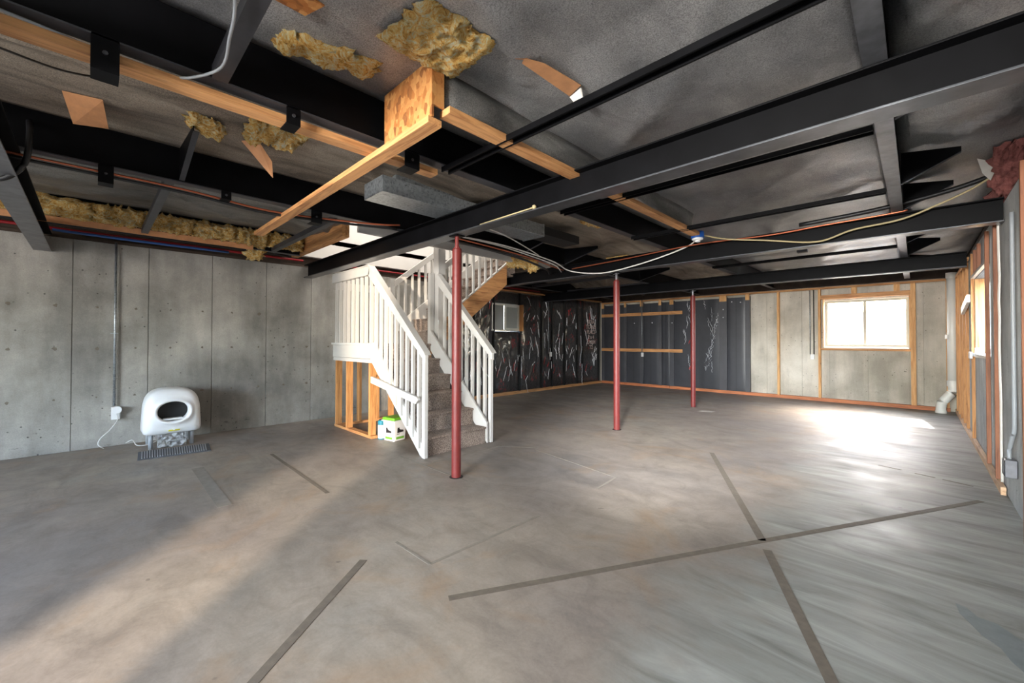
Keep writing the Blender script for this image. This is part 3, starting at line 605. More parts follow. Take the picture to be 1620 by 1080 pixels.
# ------------------------------------------------------------------ litter box
t = thing('litter_robot', (-6.72, .70, 0), 'white dome-shaped automatic cat litter box with an oval opening by the left wall', 'litter box')
t.name = 'cat_litter_box'
yc, zb, zt_ = .70, .175, .725
def body_outline(a, hw, z0, z1):   # rounded-top silhouette in y,z
    c_, s_ = math.cos(a), math.sin(a); n_ = 3.0 if s_ > 0 else 12
    r_ = (abs(c_)**n_+abs(s_)**n_)**(-1/n_); zc = (z0+z1)/2-.03
    wz = (z1-zc) if s_ > 0 else (zc-z0); flare = 1+.045*(-s_ if s_ < 0 else -s_*.9)
    return yc+hw*r_*c_*flare, zc+wz*r_*s_
NA = 64
def oval(a, sc_=1.0):
    c_, s_ = math.cos(a), math.sin(a); n_ = 2.15; r_ = (abs(c_)**n_+abs(s_)**n_)**(-1/n_)
    return yc+.0+.150*sc_*r_*c_,   .448+.120*sc_*r_*s_
rings = []
def ring(fn, x): return [(x,)+fn(2*math.pi*i/NA) for i in range(NA)]
seq = [ring(lambda a: body_outline(a, .20, .22, .66), -7.02), ring(lambda a: body_outline(a, .262, .185, .715), -6.96), ring(lambda a: body_outline(a, .275, zb, zt_), -6.80),
       ring(lambda a: body_outline(a, .275, zb, zt_), -6.62), ring(lambda a: body_outline(a, .268, zb+.004, zt_-.012), -6.55), ring(lambda a: body_outline(a, .245, zb+.02, zt_-.05), -6.515)]
def blend(a, t_, x):
    o1, o2 = body_outline(a, .245, zb+.02, zt_-.05), oval(a, 1.28); return (o1[0]*(1-t_)+o2[0]*t_, o1[1]*(1-t_)+o2[1]*t_)
seq += [ring(lambda a: blend(a, .5, 0), -6.50), ring(lambda a: oval(a, 1.30), -6.492), ring(lambda a: oval(a, 1.22), -6.475), ring(lambda a: oval(a, 1.08), -6.472), ring(lambda a: oval(a, 1.0), -6.49), ring(lambda a: oval(a, .98), -6.60)]
mb = MB()
for r_ in seq: mb.v += r_
for i in range(len(seq)-1):
    for j in range(NA): mb.f.append((i*NA+j, i*NA+(j+1) % NA, (i+1)*NA+(j+1) % NA, (i+1)*NA+j))
mb.f.append(tuple(range(NA)))
mb.build('body', 'plastic', t, smooth=True)
MB().prism([(-6.61,)+oval(2*math.pi*i/40, .985) for i in range(40)], (.006, 0, 0)).build('opening', 'dark', t)
MB().prism([(-6.60, yc-.11, .345), (-6.60, yc+.11, .345), (-6.60, yc+.09, .365), (-6.60, yc-.09, .365)], (.09, 0, 0)).build('entry_ledge', 'plastic', t, bevel=.004)
MB().prism([(-6.4985, yc-.05, .212), (-6.4985, yc+.06, .212), (-6.4985, yc+.065, .228), (-6.4985, yc-.04, .228)], (-.012, 0, 0)).build('badge', 'yellow', t)
MB().prism([(-6.496, yc+.005+.014*math.cos(i*math.pi/8), .234+.014*math.sin(i*math.pi/8)) for i in range(16)], (-.01, 0, 0)).build('button', 'plastic', t)
for (lx, ly) in [(-6.62, .50), (-6.66, .90), (-6.95, .50), (-6.95, .90)]:
    MB().lathe([(.022, 0), (.024, .20)], lx, ly, 14).build('leg', 'plastic_grey', t, smooth=True)
def bagfn(a, b):
    y = .56+.28*a; z = .006+.165*b; return (-6.60+.035*nz(a*7, b*5, 2)+.02*nz(a*20, b*15, 4), y, z)
o = MB().grid(bagfn, 40, 20).build('litter_bag', 'bag', smooth=True); o['label'] = 'crumpled clear plastic bag hanging under the white litter box'; o['category'] = 'bag'
o.modifiers.new('th', 'SOLIDIFY').thickness = .004
t = thing('rubber_mat', (-6.28, .70, 0), 'ribbed grey mat lying in front of the litter box', 'mat')
mq = lambda s_, r_: (-6.11+.10*r_*0+(-.45+.02*s_)*s_*0+(-6.56+6.11)*r_, .365+.66*s_+.03*r_, 0)
mb = MB().prism([(-6.10, .355, .001), (-6.02, 1.00, .001), (-6.45, 1.045, .001), (-6.53, .385, .001)], (0, 0, .008)); mb.build('mat_base', 'mat', t, bevel=.002)
for s_ in range(27):
    a = (s_+.8)/28; p = Vector((-6.13, .375, .0125)).lerp(Vector((-6.06, .985, .0125)), a); q = Vector((-6.505, .40, .0125)).lerp(Vector((-6.43, 1.03, .0125)), a)
    MB().bar(p, q, .010, .007).build('mat_rib', 'plastic_grey', t)

# ------------------------------------------------------------------ staircase
SY_, SYf = 2.62, 3.58     # near and far side of the lower flight
RISE, RUN, X0 = .2117, .25, -3.99
LZ = RISE*6
t = thing('staircase', (-5, 3.1, 0), 'carpeted staircase with white balusters, landing and a second flight going up', 'stairs')
for i in range(6):
    x = X0-RUN*i; z0 = RISE*i
    if i < 5:
        mb = MB().box(x-.03, x+.0, SY_+.04, SYf-.04, max(z0, 0)+.001, z0+RISE-.03)
        mb.build('riser', 'carpet', t)
        MB().prism([(x-RUN-.02, SY_+.04, z0+RISE-.03), (x+.012, SY_+.04, z0+RISE-.03), (x+.024, SY_+.04, z0+RISE-.022), (x+.026, SY_+.04, z0+RISE-.008), (x+.012, SY_+.04, z0+RISE), (x-RUN-.02, SY_+.04, z0+RISE)], (0, SYf-SY_-.08, 0)).build('tread', 'carpet', t, bevel=.006)
    else:
        B(x-.02, x, SY_+.04, SYf-.04, z0+.001, z0+RISE-.03).build('riser', 'carpet', t)
XP0, XP1 = -6.40, X0-RUN*5    # landing extent (-5.24)
B(XP0, XP1+.022, SY_+.04, SYf, LZ-.03, LZ).build('landing_carpet', 'carpet', t, bevel=.006)
B(XP0, XP1-.02, SY_+.04, SYf, LZ-.2, LZ-.031).build('landing_deck', 'pine_x', t)
# second flight going +Y
R2, N2 = .205, 9; U2 = .27; FX0, FX1 = -6.22, -5.34
for i in range(N2):
    y = SYf+U2*i; z0 = LZ+R2*i
    B(FX0+.03, FX1-.02, y, y+U2+.02, z0, z0+R2-.03).build('riser', 'carpet', t)
    B(FX0+.03, FX1-.02, y-.024, y+U2+.02, z0+R2-.03, z0+R2).build('tread', 'carpet', t, bevel=.006)
def sk(x, w_, y0, y1, lo, hi, mat, nm):   # stringer of the second flight
    f_ = lambda y: LZ+(y-SYf)*R2/U2
    MB().prism([(x, y0, f_(y0)+lo), (x, y1, f_(y1)+lo), (x, y1, f_(y1)+hi), (x, y0, f_(y0)+hi)], (w_, 0, 0)).build(nm, mat, t, bevel=.002)
sk(FX1-.018, .038, SYf+.05, SYf+1.66, -.20, .17, 'pine_y', 'stringer')
sk(FX1-.02, .042, SYf+.05, SYf+1.70, .172, .20, 'white', 'stringer_cap')
sk(FX0-.01, .03, SYf+.03, SYf+2.3, -.12, .34, 'white', 'skirt_board')
def hr2(x, y0, y1, ztop, nm='handrail'):
    f_ = lambda y: LZ+(y-SYf)*R2/U2
    MB().prism([(x-.022, y0, f_(y0)+ztop-.11), (x-.022, y1, f_(y1)+ztop-.11), (x-.022, y1, f_(y1)+ztop), (x-.022, y0, f_(y0)+ztop)], (.044, 0, 0)).build(nm, 'white', t, bevel=.003)
    n_ = int((y1-y0)/.135)
    for i in range(n_):
        y = y0+.05+i*.135
        B(x-.017, x+.017, y, y+.034, f_(y)+.2, f_(y)+ztop-.1).build('baluster', 'white', t)
hr2(FX0-.03, SYf-.06, SYf+1.5, 1.10)
hr2(FX1+.03, SYf+.12, SYf+1.55, 1.06)
# lower flight: stringers/skirts
sl = RISE/RUN; fx = lambda x: (X0-x)*sl
def skirt(y, lo0, hi, nm, depth=.03):
    P = [(X0+.02, y, 0.0), (X0-.07, y, 0.0), (XP1-.04, y, LZ-.22), (XP1-.04, y, LZ+.0), (XP1+.06, y, LZ+.02), (X0-.0, y, fx(X0)+hi)]
    MB().prism(P, (0, depth, 0)).build(nm, 'white', t, bevel=.002)
skirt(SY_, 0, .10, 'stringer'); 
MB().prism([(X0+.02, SYf-.03, 0.001), (XP1, SYf-.03, LZ-.1), (XP1, SYf-.03, LZ+.2), (X0+.02, SYf-.03, .26)], (0, .03, 0)).build('stringer', 'white', t, bevel=.002)
def lower_rail(y, yt, xs_end=-3.93, top=-5.20, post_w=.06, hz=2.31):
    # handrail board, outer face
    p0 = (xs_end+.06, 1.19); p1 = (top, hz)
    MB().prism([(p0[0], y-.035, p0[1]-.12), (p0[0], y-.035, p0[1]-.03), (p0[0]-.03, y-.035, p0[1]), (p1[0], y-.035, p1[1]), (p1[0]-.04, y-.035, p1[1]-.12)], (0, .04, 0)).build('handrail', 'white', t, bevel=.003)
    MB().prism([(p0[0]+.01, y-.045, p0[1]-.035), (p0[0]-.02, y-.045, p0[1]+.004), (p1[0], y-.045, p1[1]+.012), (p1[0]-.01, y-.045, p1[1]-.004)], (0, .085, 0)).build('handrail_cap', 'white', t, bevel=.003)
    xx = xs_end; B(xx-post_w, xx, y-.0, y+.045, 0.001, 1.16).build('newel_post', 'white', t, bevel=.003)
    n_ = 9
    for i in range(n_):
        x = xs_end-post_w-.085-i*.128
        if x < top+.03: break
        zlo = max(.02, fx(x)+.02); zhi = p0[1]+(p1[1]-p0[1])*((x-p0[0])/(p1[0]-p0[0]))-.06
        B(x-.019, x+.019, y+.003, y+.038, zlo, zhi).build('baluster', 'white', t)
lower_rail(SY_-.03, 0)
lower_rail(SYf+.03, 0, -3.96, -5.10, .05, 2.30)
# short lower grab rail on the near side
MB().prism([(-5.13+.0, SY_-.07, .76), (-4.06, SY_-.07, .60), (-4.0, SY_-.07, .65), (-4.03, SY_-.07, .68), (-5.13, SY_-.07, .845)], (0, .035, 0)).build('grab_rail', 'white', t, bevel=.003)
# landing rail (near side, flat)
yr = SY_-.03
B(-6.41, -5.20, yr-.035, yr+.005, 2.19, 2.31).build('handrail', 'white', t, bevel=.003)
B(-6.41, -5.19, yr-.045, yr+.04, 2.31, 2.325).build('handrail_cap', 'white', t, bevel=.003)
for i in range(9):
    x = -6.37+i*.140
    B(x-.019, x+.019, yr+.006, yr+.041, LZ+.01, 2.28).build('baluster', 'white', t)
B(-6.44, -5.21, yr-.03, SY_+.06, LZ-.02, LZ+.012).build('landing_nosing', 'white', t, bevel=.003)
B(-6.42, -5.235, yr-.012, SY_+.039, LZ-.20, LZ-.021).build('fascia_board', 'white', t, bevel=.002)
B(-6.42, -5.235, yr-.004, SY_+.039, LZ-.255, LZ-.205).build('fascia_board', 'white', t, bevel=.002)
# landing rail along the wall side
B(-6.41, -6.37, SY_, SYf, 2.10, 2.21).build('handrail', 'white', t, bevel=.003)
for i in range(6):
    y = SY_+.12+i*.15; B(-6.405, -6.37, y, y+.036, LZ, 2.10).build('baluster', 'white', t)
B(-6.43, -6.35, SYf-.08, SYf, LZ, 2.36).build('newel_post', 'white', t, bevel=.003)
B(-6.33, -5.18, SYf-.0, SYf+.04, 2.12-.0, 2.2) if False else None
# square post carrying the edge of the upper floor
B(-5.30, -5.17, SYf+.06, SYf+.19, LZ-.1, 2.68+.26).build('newel_post', 'white', t, bevel=.004)
B(-5.17, -5.06, SYf+.06, SYf+.12, 2.70, 2.82).build('rail_bracket', 'white', t, bevel=.003)
B(-5.33, -5.26, SYf-.02, SYf+.05, LZ, 2.34).build('newel_post', 'white', t, bevel=.003)
# stud framing below the landing
def stud(x0, x1, y0, y1, z0, z1, m_='pine_z'): B(x0, x1, y0, y1, z0, z1).build('stud', m_, t, bevel=.002)
B(-6.42, -5.22, SY_-.01, SY_+.08, .001, .038).build('bottom_plate', 'pine_x', t, bevel=.002)
for xa in (-6.40, -6.02, -5.31): stud(xa, xa+.04, SY_-.01, SY_+.08, .039, LZ-.26)
B(-6.42, -5.22, SYf-.09, SYf, .001, .038).build('bottom_plate', 'pine_x', t, bevel=.002)
for xa in (-6.40, -5.95, -5.62, -5.29): stud(xa, xa+.04, SYf-.09, SYf, .039, LZ-.21)
B(-6.42, -6.34, SY_+.09, SYf-.1, .001, .038).build('bottom_plate', 'pine_y', t, bevel=.002)
for ya in (2.95, 3.25): stud(-6.40, -6.31, ya, ya+.04, .039, LZ-.21)

# pails beside the stairs
t = thing('litter_pail', (-4.99, 2.86, 0), 'white plastic litter pail with a green lid and a dark cat picture under the stairs', 'pail')
def rot(p, c_, a): x, y = p[0]-c_[0], p[1]-c_[1]; return (c_[0]+x*math.cos(a)-y*math.sin(a), c_[1]+x*math.sin(a)+y*math.cos(a))
pc, pa = (-4.965, 2.81), math.radians(12)
def sq(hw, hd, z): return [rot((pc[0]+sx_*hw, pc[1]+sy_*hd), pc, pa)+(z,) for sx_, sy_ in ((-1,-1),(1,-1),(1,1),(-1,1))]
def frus(a, b):
    mb = MB(); mb.v = a+b; mb.f = [(3,2,1,0),(4,5,6,7)]+[(i,(i+1)%4,4+(i+1)%4,4+i) for i in range(4)]; return mb
frus(sq(.098, .098, .002), sq(.108, .108, .275)).build('bucket', 'plastic', t, bevel=.016)
frus(sq(.116, .116, .276), sq(.110, .110, .312)).build('lid', 'green', t, bevel=.010)
frus(sq(.122, .122, .262), sq(.122, .122, .275)).build('rim', 'plastic', t, bevel=.004)
def onface(u0, u1, z0, z1, side, mat, nm, poly=None):
    # small print 1 mm proud of the front (-y) or right (+x) face
    pts = poly or [(u0, z0), (u1, z0), (u1, z1), (u0, z1)]
    P = []
    for u_, z in pts:
        g = .0985+.0100*(z/.275)+.0008
        q = rot((pc[0]+u_, pc[1]-g), pc, pa) if side == 'f' else rot((pc[0]+g, pc[1]+u_), pc, pa); P.append(q+(z,))
    nrm_ = rot((0, -1), (0, 0), pa) if side == 'f' else rot((1, 0), (0, 0), pa)
    MB().prism(P, (nrm_[0]*.001, nrm_[1]*.001, 0)).build(nm, mat, t)
cat = [(-.05, .11), (.06, .115), (.05, .14), (.0, .15), (-.015, .165), (-.018, .185), (-.028, .172), (-.04, .185), (-.048, .165)]
for sd_ in 'fr':
    onface(-.065, .065, .03, .06, sd_, 'green', 'green_band'); onface(0, 0, 0, 0, sd_, 'black', 'cat_print', cat); onface(-.055, -.01, .092, .1, sd_, 'black', 'print_line')
t = thing('spray_bottle', (-5.17, 2.80, 0), 'small white and teal cylindrical container beside the litter pail', 'container')
MB().lathe([(.046, .002), (.05, .01), (.05, .19)], -5.155, 2.725, 24).build('lower_body', 'plastic', t, smooth=False)
MB().lathe([(.0505, .191), (.0505, .235), (.044, .25)], -5.155, 2.725, 24).build('teal_band', 'teal', t, smooth=False)
MB().lathe([(.0515, .0), (.0515, .014)], -5.155, 2.725, 24).build('base_ring', 'teal', t)
MB().lathe([(.034, .251), (.032, .262)], -5.155, 2.725, 24).build('cap', 'black', t)

# ------------------------------------------------------------------ back wall: framing, boards, window
def wp(mb, nm, mat, par, **kw): return mb.build(nm, mat, par, bevel=.002, **kw)
YS = YB-.10      # front face of the studs
wp(B(-7.08, -4.9, YS, YB-.012, 0.001, .038), 'bottom_plate', 'redwood_x', wall_back)
wp(B(-4.895, XR-.1, YS, YB-.012, 0.001, .038), 'bottom_plate', 'redwood_x', wall_back)
for a, b in [(-7.08, -4.9), (-4.895, XR-.1)]: wp(B(a, b, YS-.001, YB-.012, .0385, .072), 'bottom_plate', 'redwood_x', wall_back)
wp(B(-7.08, XR-.1, YS, YB-.012, ZW-.06, ZW-.02), 'top_plate', 'pine_x', wall_back)
for xs in (-2.33, -1.55, -.08): wp(B(xs, xs+(.045 if xs != -.08 else .075), YS, YB-.012, .073, ZW-.061), 'stud', 'pine_new_z', wall_back)
wp(B(.40, .435, YS, YB-.012, .073, ZW-.061), 'stud', 'pine_new_z', wall_back)
wp(B(-1.504, -.081, YS, YB-.012, 2.23, 2.32), 'window_header', 'pine_x', wall_back)
wp(B(-1.504, -.081, YS, YB-.012, 1.12, 1.165), 'window_rough_sill', 'pine_x', wall_back)
for xs in (-.98, -.32): wp(B(xs, xs+.09, YS, YB-.012, 2.321, ZW-.061), 'cripple_stud', 'pine_new_z', wall_back)
def pad(nm, x0, x1, z0, z1, y, bulge, mat, par, axis='y', nu=16, nv=30, cr=.006, seed=0):
    def fn(a, b):
        e = min(a, 1-a)*5; e2 = min(b, 1-b)*9; f_ = min(1, e)**.5*min(1, e2)**.5
        q = x0+(x1-x0)*a; z = z0+(z1-z0)*b
        r_ = 1-abs(nz(q*3.2+seed, z*1.8, seed))*7; r2_ = 1-abs(nz(q*5+9+seed, z*3.6, seed+4))*6
        d = (bulge*(.7+.3*nz(q*1.5, z*1.5, seed))+cr*max(0, r_)+cr*.7*max(0, r2_))*f_
        return (q, y-d, z) if axis == 'y' else (y+d, q, z)
    mb = MB().grid(fn, nu, nv)
    o = mb.build(nm, mat, par, smooth=True); return o
ST = [-6.27, -5.70, -4.85, -4.36, -3.42, -2.93]   # taped studs
prev = -7.08
XSB = [(-7.08, -6.98), (-6.30, -6.22), (-5.78, -5.68), (-5.22, -5.13), (-4.88, -4.70) if False else (-4.90, -4.78), (-3.60, -3.42), (-3.0, -2.90)]
for a, b in XSB: wp(B(a, b, YS, YB-.012, .073, ZW-.10), 'taped_stud', 'blanket_stud', wall_back); 
for a, b in XSB: 
    wp(B(a+.005, b-.005, YS-.003, YS-.001, ZW-.20, ZW-.06), 'stud_top', 'pine_new_z', wall_back)
for i in range(len(XSB)-1):
    x0, x1 = XSB[i][1]+.004, XSB[i+1][0]-.004
    crs = .004
    pad('insulation_board', x0, x1, .075, ZW-.12, YB-.075, .012, 'blanket_flat' if i not in (3, 4) else 'blanket_flat', wall_back, seed=i*3.3, cr=.001 if i > 0 else .006)
    MB().box((x0+x1)/2-.002, (x0+x1)/2+.002, YB-.092, YB-.088, .08, ZW-.13).build('board_seam', 'dark', wall_back)
for z0 in (2.045, 1.0): 
    wp(B(-7.05, -4.53, YS-.04, YS-.0035, z0, z0+.088), 'rail_board', 'pine_x', wall_back)
for x, z in [(-6.62, 1.83), (-5.95, 1.82), (-5.4, 1.82), (-4.82, 1.80), (-3.3, 2.28), (-3.1, 2.26), (-3.5, 2.1), (-3.5, 1.9)]:
    MB().lathe([(.012, z), (.012, z+.024)], x, YS-.012, 8).build('cap_nail', 'film', wall_back)
# creases coloured white for their glints + red print strips on the back wall boards
def streak_mesh(pts, wd, y, axis, mat, nm, par):
    mb = MB(); n_ = len(pts)
    for i, (q, z) in enumerate(pts):
        w_ = wd*math.sin(math.pi*(i+.35)/(n_-.3))*(.6+.8*random.random()); mb.v += [((q-w_, y, z-w_*.3) if axis == 'y' else (y, q-w_, z-w_*.3)), ((q+w_, y, z+w_*.3) if axis == 'y' else (y, q+w_, z+w_*.3)), ((q, y-.012, z) if axis == 'y' else (y+.012, q, z))]
    for i in range(n_-1):
        a, b = 3*i, 3*i+3; mb.f += [(a, a+2, b+2, b), (a+2, a+1, b+1, b+2)]
    mb.build(nm, mat, par)
def wander(q, z, dq, dz, n_=9, j=.02): return [(q+dq*i/n_+random.uniform(-j, j), z+dz*i/n_+random.uniform(-j, j)) for i in range(n_+1)]
random.seed(5)
for i in range(16):
    q = random.uniform(-3.98, -3.72); z = random.uniform(.5, 2.2); streak_mesh(wander(q, z, random.uniform(-.08, .12), random.uniform(.1, .3)), .006, YS+.005, 'y', 'film', 'crease_glint', wall_back)
for i in range(18):
    f_ = i/17; streak_mesh(wander(-3.92+f_*.25, .38+f_*1.5, .05, .12, 6, .03), .007, YS+.003, 'y', 'film', 'crease_glint', wall_back) if i > 2 else None
for i in range(12):
    q = random.uniform(-4.5, -4.2); z = random.uniform(.5, 2.3); streak_mesh(wander(q, z, random.uniform(-.05, .05), random.uniform(.1, .35)), .006, YS+.005, 'y', 'film', 'crease_glint', wall_back)
for z in (.55, .75, 1.25, 1.45, 1.7): streak_mesh(wander(-4.33+random.uniform(-.05, .05), z, .03, .10, 4, .012), .022, YS+.006, 'y', 'redprint', 'red_print', wall_back)
# conduit + outlet
def outlet(x, z, par, y=YS-.012):
    B(x-.035, x+.035, y-.03, y, z, z+.115).build('outlet_cover', 'plastic', par, bevel=.004)
t = thing('wall_outlet', (-5.69, YS-.06, .90), 'white outlet with a thin conduit on the black back wall, below the lower orange board', 'outlet')
outlet(-5.69, .86, t, YS-.012); MB().tube([(-5.69, YS-.052, .975), (-5.69, YS-.052, 2.50)], .010, 8).build('conduit_tube', 'galv', t, smooth=True)
t = thing('wall_outlet', (-1.67, YB-.05, .95), 'white outlet with two conduits left of the bright window', 'outlet')
outlet(-1.665, .91, t, YB-.02)
for dx in (-.04, .03): MB().tube([(-1.665+dx, YB-.04, 1.02), (-1.665+dx, YB-.04, 2.45)], .009, 8).build('conduit_tube', 'galv' if dx < 0 else 'steel', t, smooth=True)

# window in the back wall
win = bpy.data.objects.new('window_1', None); C.objects.link(win); win.location = (-.77, YB+.1, 1.2); win['kind'] = 'structure'
x0, x1, z0, z1 = -1.45, -.10, 1.20, 2.20; yw = YB+.10
fr = MB().box(x0+.001, x0+.05, yw, yw+.06, z0+.001, z1-.001).box(x1-.05, x1-.001, yw, yw+.06, z0+.001, z1-.001).box(x0+.05, x1-.05, yw, yw+.06, z0+.001, z0+.05).box(x0+.05, x1-.05, yw, yw+.06, z1-.05, z1-.001)
fr.build('window_frame', 'vinyl', win, bevel=.003)
B(-.80, -.75, yw-.005, yw+.055, z0+.051, z1-.051).build('meeting_stile', 'vinyl', win, bevel=.003)
B(x0+.051, -.801, yw+.02, yw+.026, z0+.051, z1-.051).build('window_pane', 'glass', win); B(-.749, x1-.051, yw+.032, yw+.038, z0+.051, z1-.051).build('window_pane', 'glass', win)
B(x0+.001, x1-.001, YB-.085, yw-.001, z0-.034+.0, z0-.001).build('window_sill', 'pine_x', wall_back) if False else B(x0+.004, x1-.004, YB-.09, YB+.001, 1.166, 1.19).build('window_sill', 'poly', wall_back)
for xs in (x0-.02, x1+.001): B(xs, xs+.018, YB-.095, YB+.0, 1.19, 2.229).build('window_jamb', 'pine_new_z', wall_back)
# window well outside
rw = thing('retaining_wall', (-.8, 12.9, .6), 'pale block retaining wall seen through the bright window', 'wall')
for r_ in range(6):
    for c_ in range(6):
        xx = -3.0+c_*.62+(r_ % 2)*.3; B(xx+.004, xx+.612, 12.8, 13.05, .62+r_*.24, .62+r_*.24+.234).build('wall_block', 'block', rw, bevel=.006)
og = B(-6, 6, YB+.35, 40, .45, .6).build('outside_ground', 'block', kind='structure')

# drain pipe in the corner
t = thing('drain_pipe', (.44, 10.9, 0), 'white plastic drain pipe standing in the far right corner with an offset elbow', 'pipe')
yp = 10.93
MB().tube([(.468, yp, .52), (.468, yp, 2.54)], .068, 24).build('pipe_run', 'pvc', t, smooth=True)
MB().tube([(.468, yp, 2.47), (.468, yp, 2.57)], .078, 24).build('coupling', 'pvc', t, smooth=False)
MB().tube([(.468, yp, 1.46), (.468, yp, 1.475)], .073, 24).build('coupling', 'pvc', t)
MB().tube([(.468, yp, .50), (.468, yp, .60)], .077, 24).build('coupling', 'pvc', t)
MB().tube(curve_pts([(.468, yp, .55), (.47, yp, .42), (.40, yp, .30), (.335, yp, .20), (.315, yp, .10), (.315, yp, .002)], 6), .070, 24).build('elbow', 'pvc', t, smooth=True)
MB().tube([(.315, yp, .0), (.315, yp, .05)], .078, 24).build('coupling', 'pvc', t)
B(.37, .405, yp-.10, yp-.02, 1.36, 1.44).build('pipe_clamp', 'poly', t, bevel=.004)

# ------------------------------------------------------------------ right wall framing
XS = XR-.036
wp(B(XS, XR-.004, 5.46, YB-.11, .001, .038), 'bottom_plate', 'redwood_y', wall_right)
wp(B(XS-.002, XR-.004, 5.45, YB-.11, .0385, .072), 'bottom_plate', 'redwood_y', wall_right)
wp(B(XS, XR-.012, 8.5, YB-.11, ZW-.06, ZW-.02), 'top_plate', 'pine_y', wall_right)
for y in (5.75, 6.40, 7.93, 8.75, 9.3, 9.85, 10.35, 10.8):
    wp(B(XS, XR-.004, y, y+.038, .073, ZW-.065), 'stud', 'redwood_z' if y < 6.95 else 'pine_z', wall_right)
for y in (7.15, 7.6): wp(B(XS, XR-.004, y, y+.038, 2.165, ZW-.065), 'cripple_stud', 'redwood_z', wall_right)
wp(B(XS, XR-.004, 6.445, 7.925, 2.122, 2.16), 'window_header', 'poly', wall_right)
wp(B(XS, XR-.004, 6.445, 7.925, 1.13, 1.167), 'window_rough_sill', 'poly', wall_right)
wp(B(XR-.002, XR+.11, 7.905, 7.928, 1.172, 2.118), 'window_jamb', 'pine_new_z', wall_right)
for y, w_ in ((5.80, .02), (6.44, .02), (5.60, .012), (7.98, .01)):
    def pf(a, b, y=y, w_=w_): return (XS+.026-.014*a+.006*nz(b*9, y), y+w_*nz(b*6, y, 2)+.012*a, .08+2.36*b)
    o = MB().grid(pf, 3, 40).build('film_strip', 'poly', wall_right, smooth=True); o.modifiers.new('th', 'SOLIDIFY').thickness = .003
win2 = bpy.data.objects.new('window_2', None); C.objects.link(win2); win2.location = (XR+.12, 7.2, 1.17); win2['kind'] = 'structure'
f2 = MB().box(XR+.12, XR+.17, 6.461, 6.51, 1.171, 2.119).box(XR+.12, XR+.17, 7.88, 7.929, 1.171, 2.119).box(XR+.12, XR+.17, 6.51, 7.88, 1.171, 1.22).box(XR+.12, XR+.17, 6.51, 7.88, 2.07, 2.119).box(XR+.12, XR+.17, 7.17, 7.22, 1.22, 2.07)
f2.build('window_frame', 'pvc', win2); B(XR+.14, XR+.146, 6.511, 7.169, 1.221, 2.069).build('window_pane', 'glass', win2); B(XR+.14, XR+.146, 7.221, 7.879, 1.221, 2.069).build('window_pane', 'glass', win2)
# nearest stud at the right edge of the picture
wp(B(.49, XR-.004, 4.20, 4.238, .002, ZW-.02), 'stud', 'redwood_z', wall_right)
t = thing('electrical_box', (.51, 4.95, .27), 'grey metal electrical box with a bent conduit on the right concrete wall', 'outlet')
B(XR-.065, XR-.002, 4.90, 5.02, .275, .41).build('box_body', 'steel_edge', t, bevel=.004); B(XR-.070, XR-.0655, 4.91, 5.01, .285, .40).build('cover_plate', 'steel_grey', t, bevel=.002)
MB().tube(curve_pts([(XR-.035, 4.97, .41), (XR-.035, 4.97, .48), (XR-.025, 4.90, .60), (XR-.02, 4.86, .72), (XR-.02, 4.86, 1.6), (XR-.02, 4.86, 2.30)], 6), .013, 10).build('conduit_tube', 'plastic_grey', t, smooth=True)
t = thing('electrical_box', (.49, 7.8, 1.10), 'pale plastic outlet box on the stud below the side window', 'outlet')
B(XS-.028, XS-.002, 7.74, 7.93, 1.10, 1.185).build('box_body', 'plastic', t, bevel=.004); B(XS-.001, XR+.04, 7.50, 7.54, 1.17, 1.24).build('cover_plate', 'poly', t, bevel=.003)
o = MB().bar((XS-.020, 7.95, 1.88), (XS-.02, 8.9, 1.76), .036, .10).build('wood_block', 'poly', bevel=.003); o['label'] = 'short white block nailed slanting on the right wall studs'; o['category'] = 'block'

# ------------------------------------------------------------------ left wall beyond the stairs: black faced blankets
YJ = [5.35, 5.95, 6.55, 7.43, 8.27, 8.70, 9.25, 9.85, 10.12, 10.98]
for y in YJ[:] : wp(B(XL+.012, XL+.098, y, y+.028, .073, ZW-.02), 'taped_stud', 'dark', wall_left)
for i in range(len(YJ)-1):
    y0, y1 = YJ[i]+.032, YJ[i+1]-.004
    segs = [(.075, ZW-.03)]
    if abs(YJ[i]-6.55) < .01: segs = [(.075, 1.53), (2.22, ZW-.03)]
    for z0_, z1_ in segs:
        pad('insulation_blanket', y0, y1, z0_, z1_, XL+.055, .03, 'blanket', wall_left, axis='x', nu=22, nv=60 if z1_-z0_ > 1 else 14, cr=.010, seed=i*5.1+z0_)
wp(B(XL+.012, XL+.10, 5.35, YS-.02, .001, .038), 'bottom_plate', 'pine_y', wall_left); wp(B(XL+.012, XL+.10, 5.35, YS-.02, .0385, .072), 'bottom_plate', 'pine_y', wall_left)
wp(B(XL+.01, XL+.12, 6.0, YS-.02, ZW-.005, ZW+.03), 'top_plate', 'pine_y', wall_left)
random.seed(11)
xf = XL+.095
